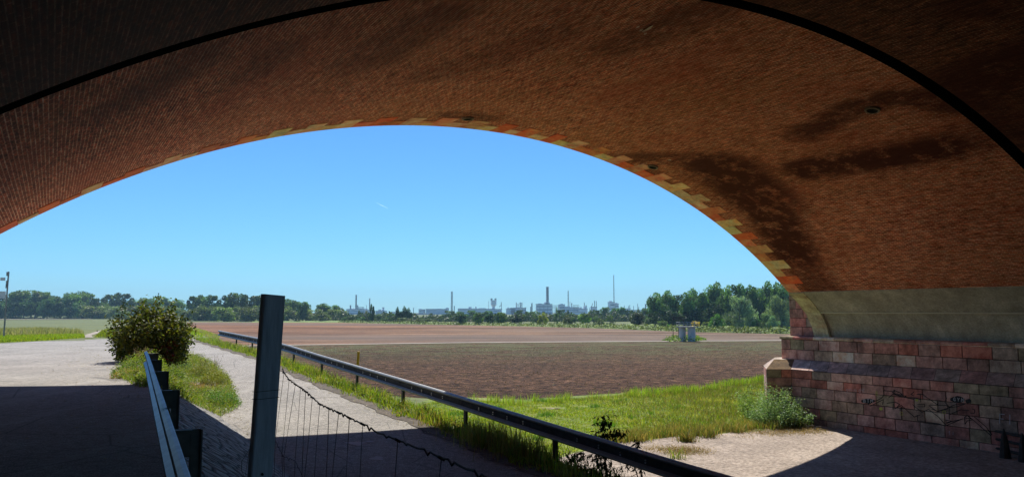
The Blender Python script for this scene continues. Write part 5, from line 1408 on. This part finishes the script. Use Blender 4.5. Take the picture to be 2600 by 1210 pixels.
stack('hair thin pipe between the two left chimneys', 932, 774, .9, name='pipe_stack', cat='stack')
building('white works hall right of the ragged poplar', 955, 977, 789, steps=((961, 968, 785), (966, 972, 786.5)), rows_=2)
stack('pointed silo tower at the right end of the white works hall', 974.5, 779.5, 5.0, mat='fac', name='silo', cat='silo')
building('low hazy roofs between the white hall and the poplar clump', 990, 1004, 792, mat='fac')
stack('lone thin stack right of the poplar clump', 1051, 780.5, 1.6)
building('small pale block at the left end of the long white hall', 1064, 1076, 785.5, steps=((1064, 1068, 783.5),), rows_=2)
building('long white office hall with window bands on the skyline', 1082, 1137, 784.5, steps=((1110, 1120, 783), (1132, 1137, 780.5)), rows_=4, extras=((1106, 1124, 802, 803.5),))
building('low blue roofed hall in front of the long white hall', 1055, 1100, 797, Y=1150, mat='fac_dark')
mast('tall lattice flare tower right of the long white hall', 1147.8, 739, 4.2)
stack('short stack beside the lattice flare tower', 1154, 776, 1.9)
building('long flat works hall left of the water tower', 1163, 1234, 783.5, steps=((1165, 1185, 782.2), (1190, 1196, 778.5), (1207, 1209, 777.5), (1216, 1232, 781.5)), rows_=3)
building('low works hall under the water tower', 1234, 1274, 784.5, steps=((1236, 1250, 783),), rows_=2)
stack('fine pole left of the water tower', 1241, 764, .9, name='pole', cat='pole')
# water tower
Yt = FY + 5; root = empty('water_tower', (fx(1253.3, Yt), Yt, LOW)); tag(root, 'pale water tower with spikes on its square tank', 'water tower')
q0 = Yt / F
zA, zB, zC_ = fzz(1253, 761.5, Yt) - LOW, fzz(1253, 774, Yt) - LOW, fzz(1253, 777.5, Yt) - LOW
MB().tube([(0, 0, 0), (0, 0, zC_)], 4.0 * q0, 10).build('neck', M['fac'], root)
MB().tube([(0, 0, zC_ - .3), (0, 0, zB), (0, 0, zB + .5), (0, 0, zA)], [4.0 * q0, 7.0 * q0, 7.4 * q0, 7.4 * q0], 8).build('tank', M['fac'], root)
for xx_ in (-6.3, -3.8, 3.6, 6.2): MB().tube([(xx_ * q0, -2, zA - .2), (xx_ * q0, -2, zA + 4.6 * q0)], .8, 5).build('spike', M['chim'], root)
mast('crane mast right of the water tower', 1273, 766, 1.7, arm=(-5, 779))
building('cluttered plant block left of the big chimney hall', 1285, 1308, 784, steps=((1288, 1293, 780), (1294, 1299, 781), (1301, 1305, 782)), mat='fac')
building('white hall under the twin thin stacks', 1297, 1334, 781.5, steps=((1308, 1322, 779.5),), rows_=2)
for x, yt, wd_, lb in ((1311, 767.5, 2.2, 'left stack on the white hall left of the big chimney'), (1315.3, 770, 2, 'second stack on the white hall left of the big chimney'), (1320.8, 767, 3, 'thickest stack on the white hall left of the big chimney'), (1325, 767.5, 2.4, 'right stack on the white hall left of the big chimney'), (1334.8, 779, 1.8, 'stub stack at the right end of that white hall'),
                      (1347.2, 778, 2.2, 'shorter of the two slim silos left of the big chimney hall'), (1350.3, 769, 3.2, 'taller of the two slim silos left of the big chimney hall')):
    stack(lb, x, yt, wd_)
building('great power hall below the biggest chimney', 1361.5, 1402, 772, Y=FY - 15, steps=((1366, 1376, 769.5), (1382, 1396, 767), (1386, 1392, 765)), rows_=3, extras=((1370, 1371, 774, 792), (1380, 1381, 774, 792), (1390, 1391, 774, 792)))
stack('biggest grey concrete chimney of the factory', 1389.8, 727.5, 6.4, Y=FY, base_w=7.6)
def rack(label, x0, x1, yt, Y=FY):
    root = empty('pipe_rack', (0, 0, 0)); tag(root, label, 'pipe rack'); zt = fzz(x0, yt, Y)
    for k in range(5): x = lerp(x0, x1, k / 4); MB().box(fx(x, Y) - .3, fx(x, Y) + .3, Y, Y + 1, LOW, zt).build('leg', M['chim'], root)
    for z in (zt, zt - 3.5): MB().box(fx(x0, Y) - .5, fx(x1, Y) + .5, Y - .3, Y - .05, z - .5, z).build('beam', M['chim'], root)
rack('pipe rack right of the great power hall', 1403, 1417, 774.5); rack('pipe rack above the sloping roof hall', 1455, 1469, 773.5); rack('pipe rack over the left boiler hall', 912, 925, 778.5, FY + 3)
building('white gabled hall right of the pipe rack', 1420, 1434, 773, steps=((1424, 1430, 770.5),), rows_=2)
building('long stepped white hall right of the gabled hall', 1434, 1468, 781, steps=((1434, 1446, 777), (1446, 1456, 779)), rows_=2)
building('bright low shed below the stepped hall', 1440, 1480, 792, Y=1180, mat='fac')
building('pale works block left of the twin thin chimneys', 1468, 1491, 784, steps=((1472, 1477, 780), (1484, 1490, 777)))
mast('crane tower above the stepped white hall', 1442.3, 736.5, 2.6)
for x, yt, wd_, lb in ((1446.5, 766, 1.2, 'thin stack right beside the crane tower'), (1451, 768.5, 2.2, 'short stack right of the crane tower'), (1474.5, 779, 2, 'stub stack on the pale works block'), (1483, 767.5, 1.8, 'thin stack above the pale works block'), (1487.3, 774, 2.4, 'thicker short stack above the pale works block'),
                      (1495.7, 781, 1.2, 'tiny stack left of the twin thin chimneys'), (1509, 763, 1.9, 'left one of the twin thin chimneys'), (1513.3, 763.5, 1.6, 'right one of the twin thin chimneys')):
    stack(lb, x, yt, wd_)
building('small block at the foot of the twin thin chimneys', 1503, 1515, 779, rows_=1)
mast('small leaning crane left of the twin thin chimneys', 1501, 776, 1.2, arm=(3, 769))
building('left tower block at the tall thin mast', 1548, 1560, 767, steps=((1550, 1553, 763),), rows_=3); building('right tower block at the tall thin mast', 1561.5, 1570, 771, steps=((1564, 1567, 768),), rows_=3)
stack('tall thin mast chimney, highest of the whole skyline', 1558.2, 697.5, 1.7, Y=FY + 60, base_w=2.6)
for x, yt, wd_, lb in ((1584, 775, 1.4, 'first thin stack right of the tall mast chimney'), (1595, 776, 1.5, 'second thin stack right of the tall mast chimney'), (1597.8, 773.5, 1.4, 'third thin stack right of the tall mast chimney'), (1607.3, 776, 1.3, 'fourth thin stack right of the tall mast chimney'), (1617.8, 770, 1.3, 'fifth and tallest thin stack right of the tall mast chimney'), (1620.2, 778, 1.3, 'sixth thin stack right of the tall mast chimney'), (1637.8, 771, 3, 'thick dark stack at the edge of the right wood')):
    stack(lb, x, yt, wd_)
building('low hazy hall beyond the trees right of the tall mast', 1583, 1600, 783); building('flat hazy hall at the edge of the right wood', 1606, 1634, 787)

# vapour trail high in the sky
q1, q2 = ray(955, 514) * 26000, ray(984, 528) * 26000
N = NT('vapour'); N.fin((.9, .9, .9), 1); tr = N.n('BsdfTranslucent'); tr.inputs[0].default_value = (.95, .95, .95, 1); ad = N.n('AddShader'); N.l(N.b.outputs[0], ad.inputs[0]); N.l(tr.outputs[0], ad.inputs[1]); N.l(ad.outputs[0], N.out.inputs['Surface'])
o = MB().tube([q1, q1.lerp(q2, .5), q2], [1, 2.6, 1.6], 6).build('contrail', N.m); tag(o, 'short white vapour trail high in the blue sky', 'contrail')

# ------------------------------------------------------------------ air
N = NT('haze'); N.t.nodes.remove(N.b)
pv = N.n('VolumePrincipled'); pv.inputs['Color'].default_value = (.46, .76, 1, 1); pv.inputs['Density'].default_value = .00019; pv.inputs['Anisotropy'].default_value = .1
N.l(pv.outputs[0], N.out.inputs['Volume'])
HZ = True
if HZ:
    m = MB().box(-3700, 3700, -700, 3700, LOW - 3.2, 95); o = m.build('haze', N.m); tag(o, kind='stuff')
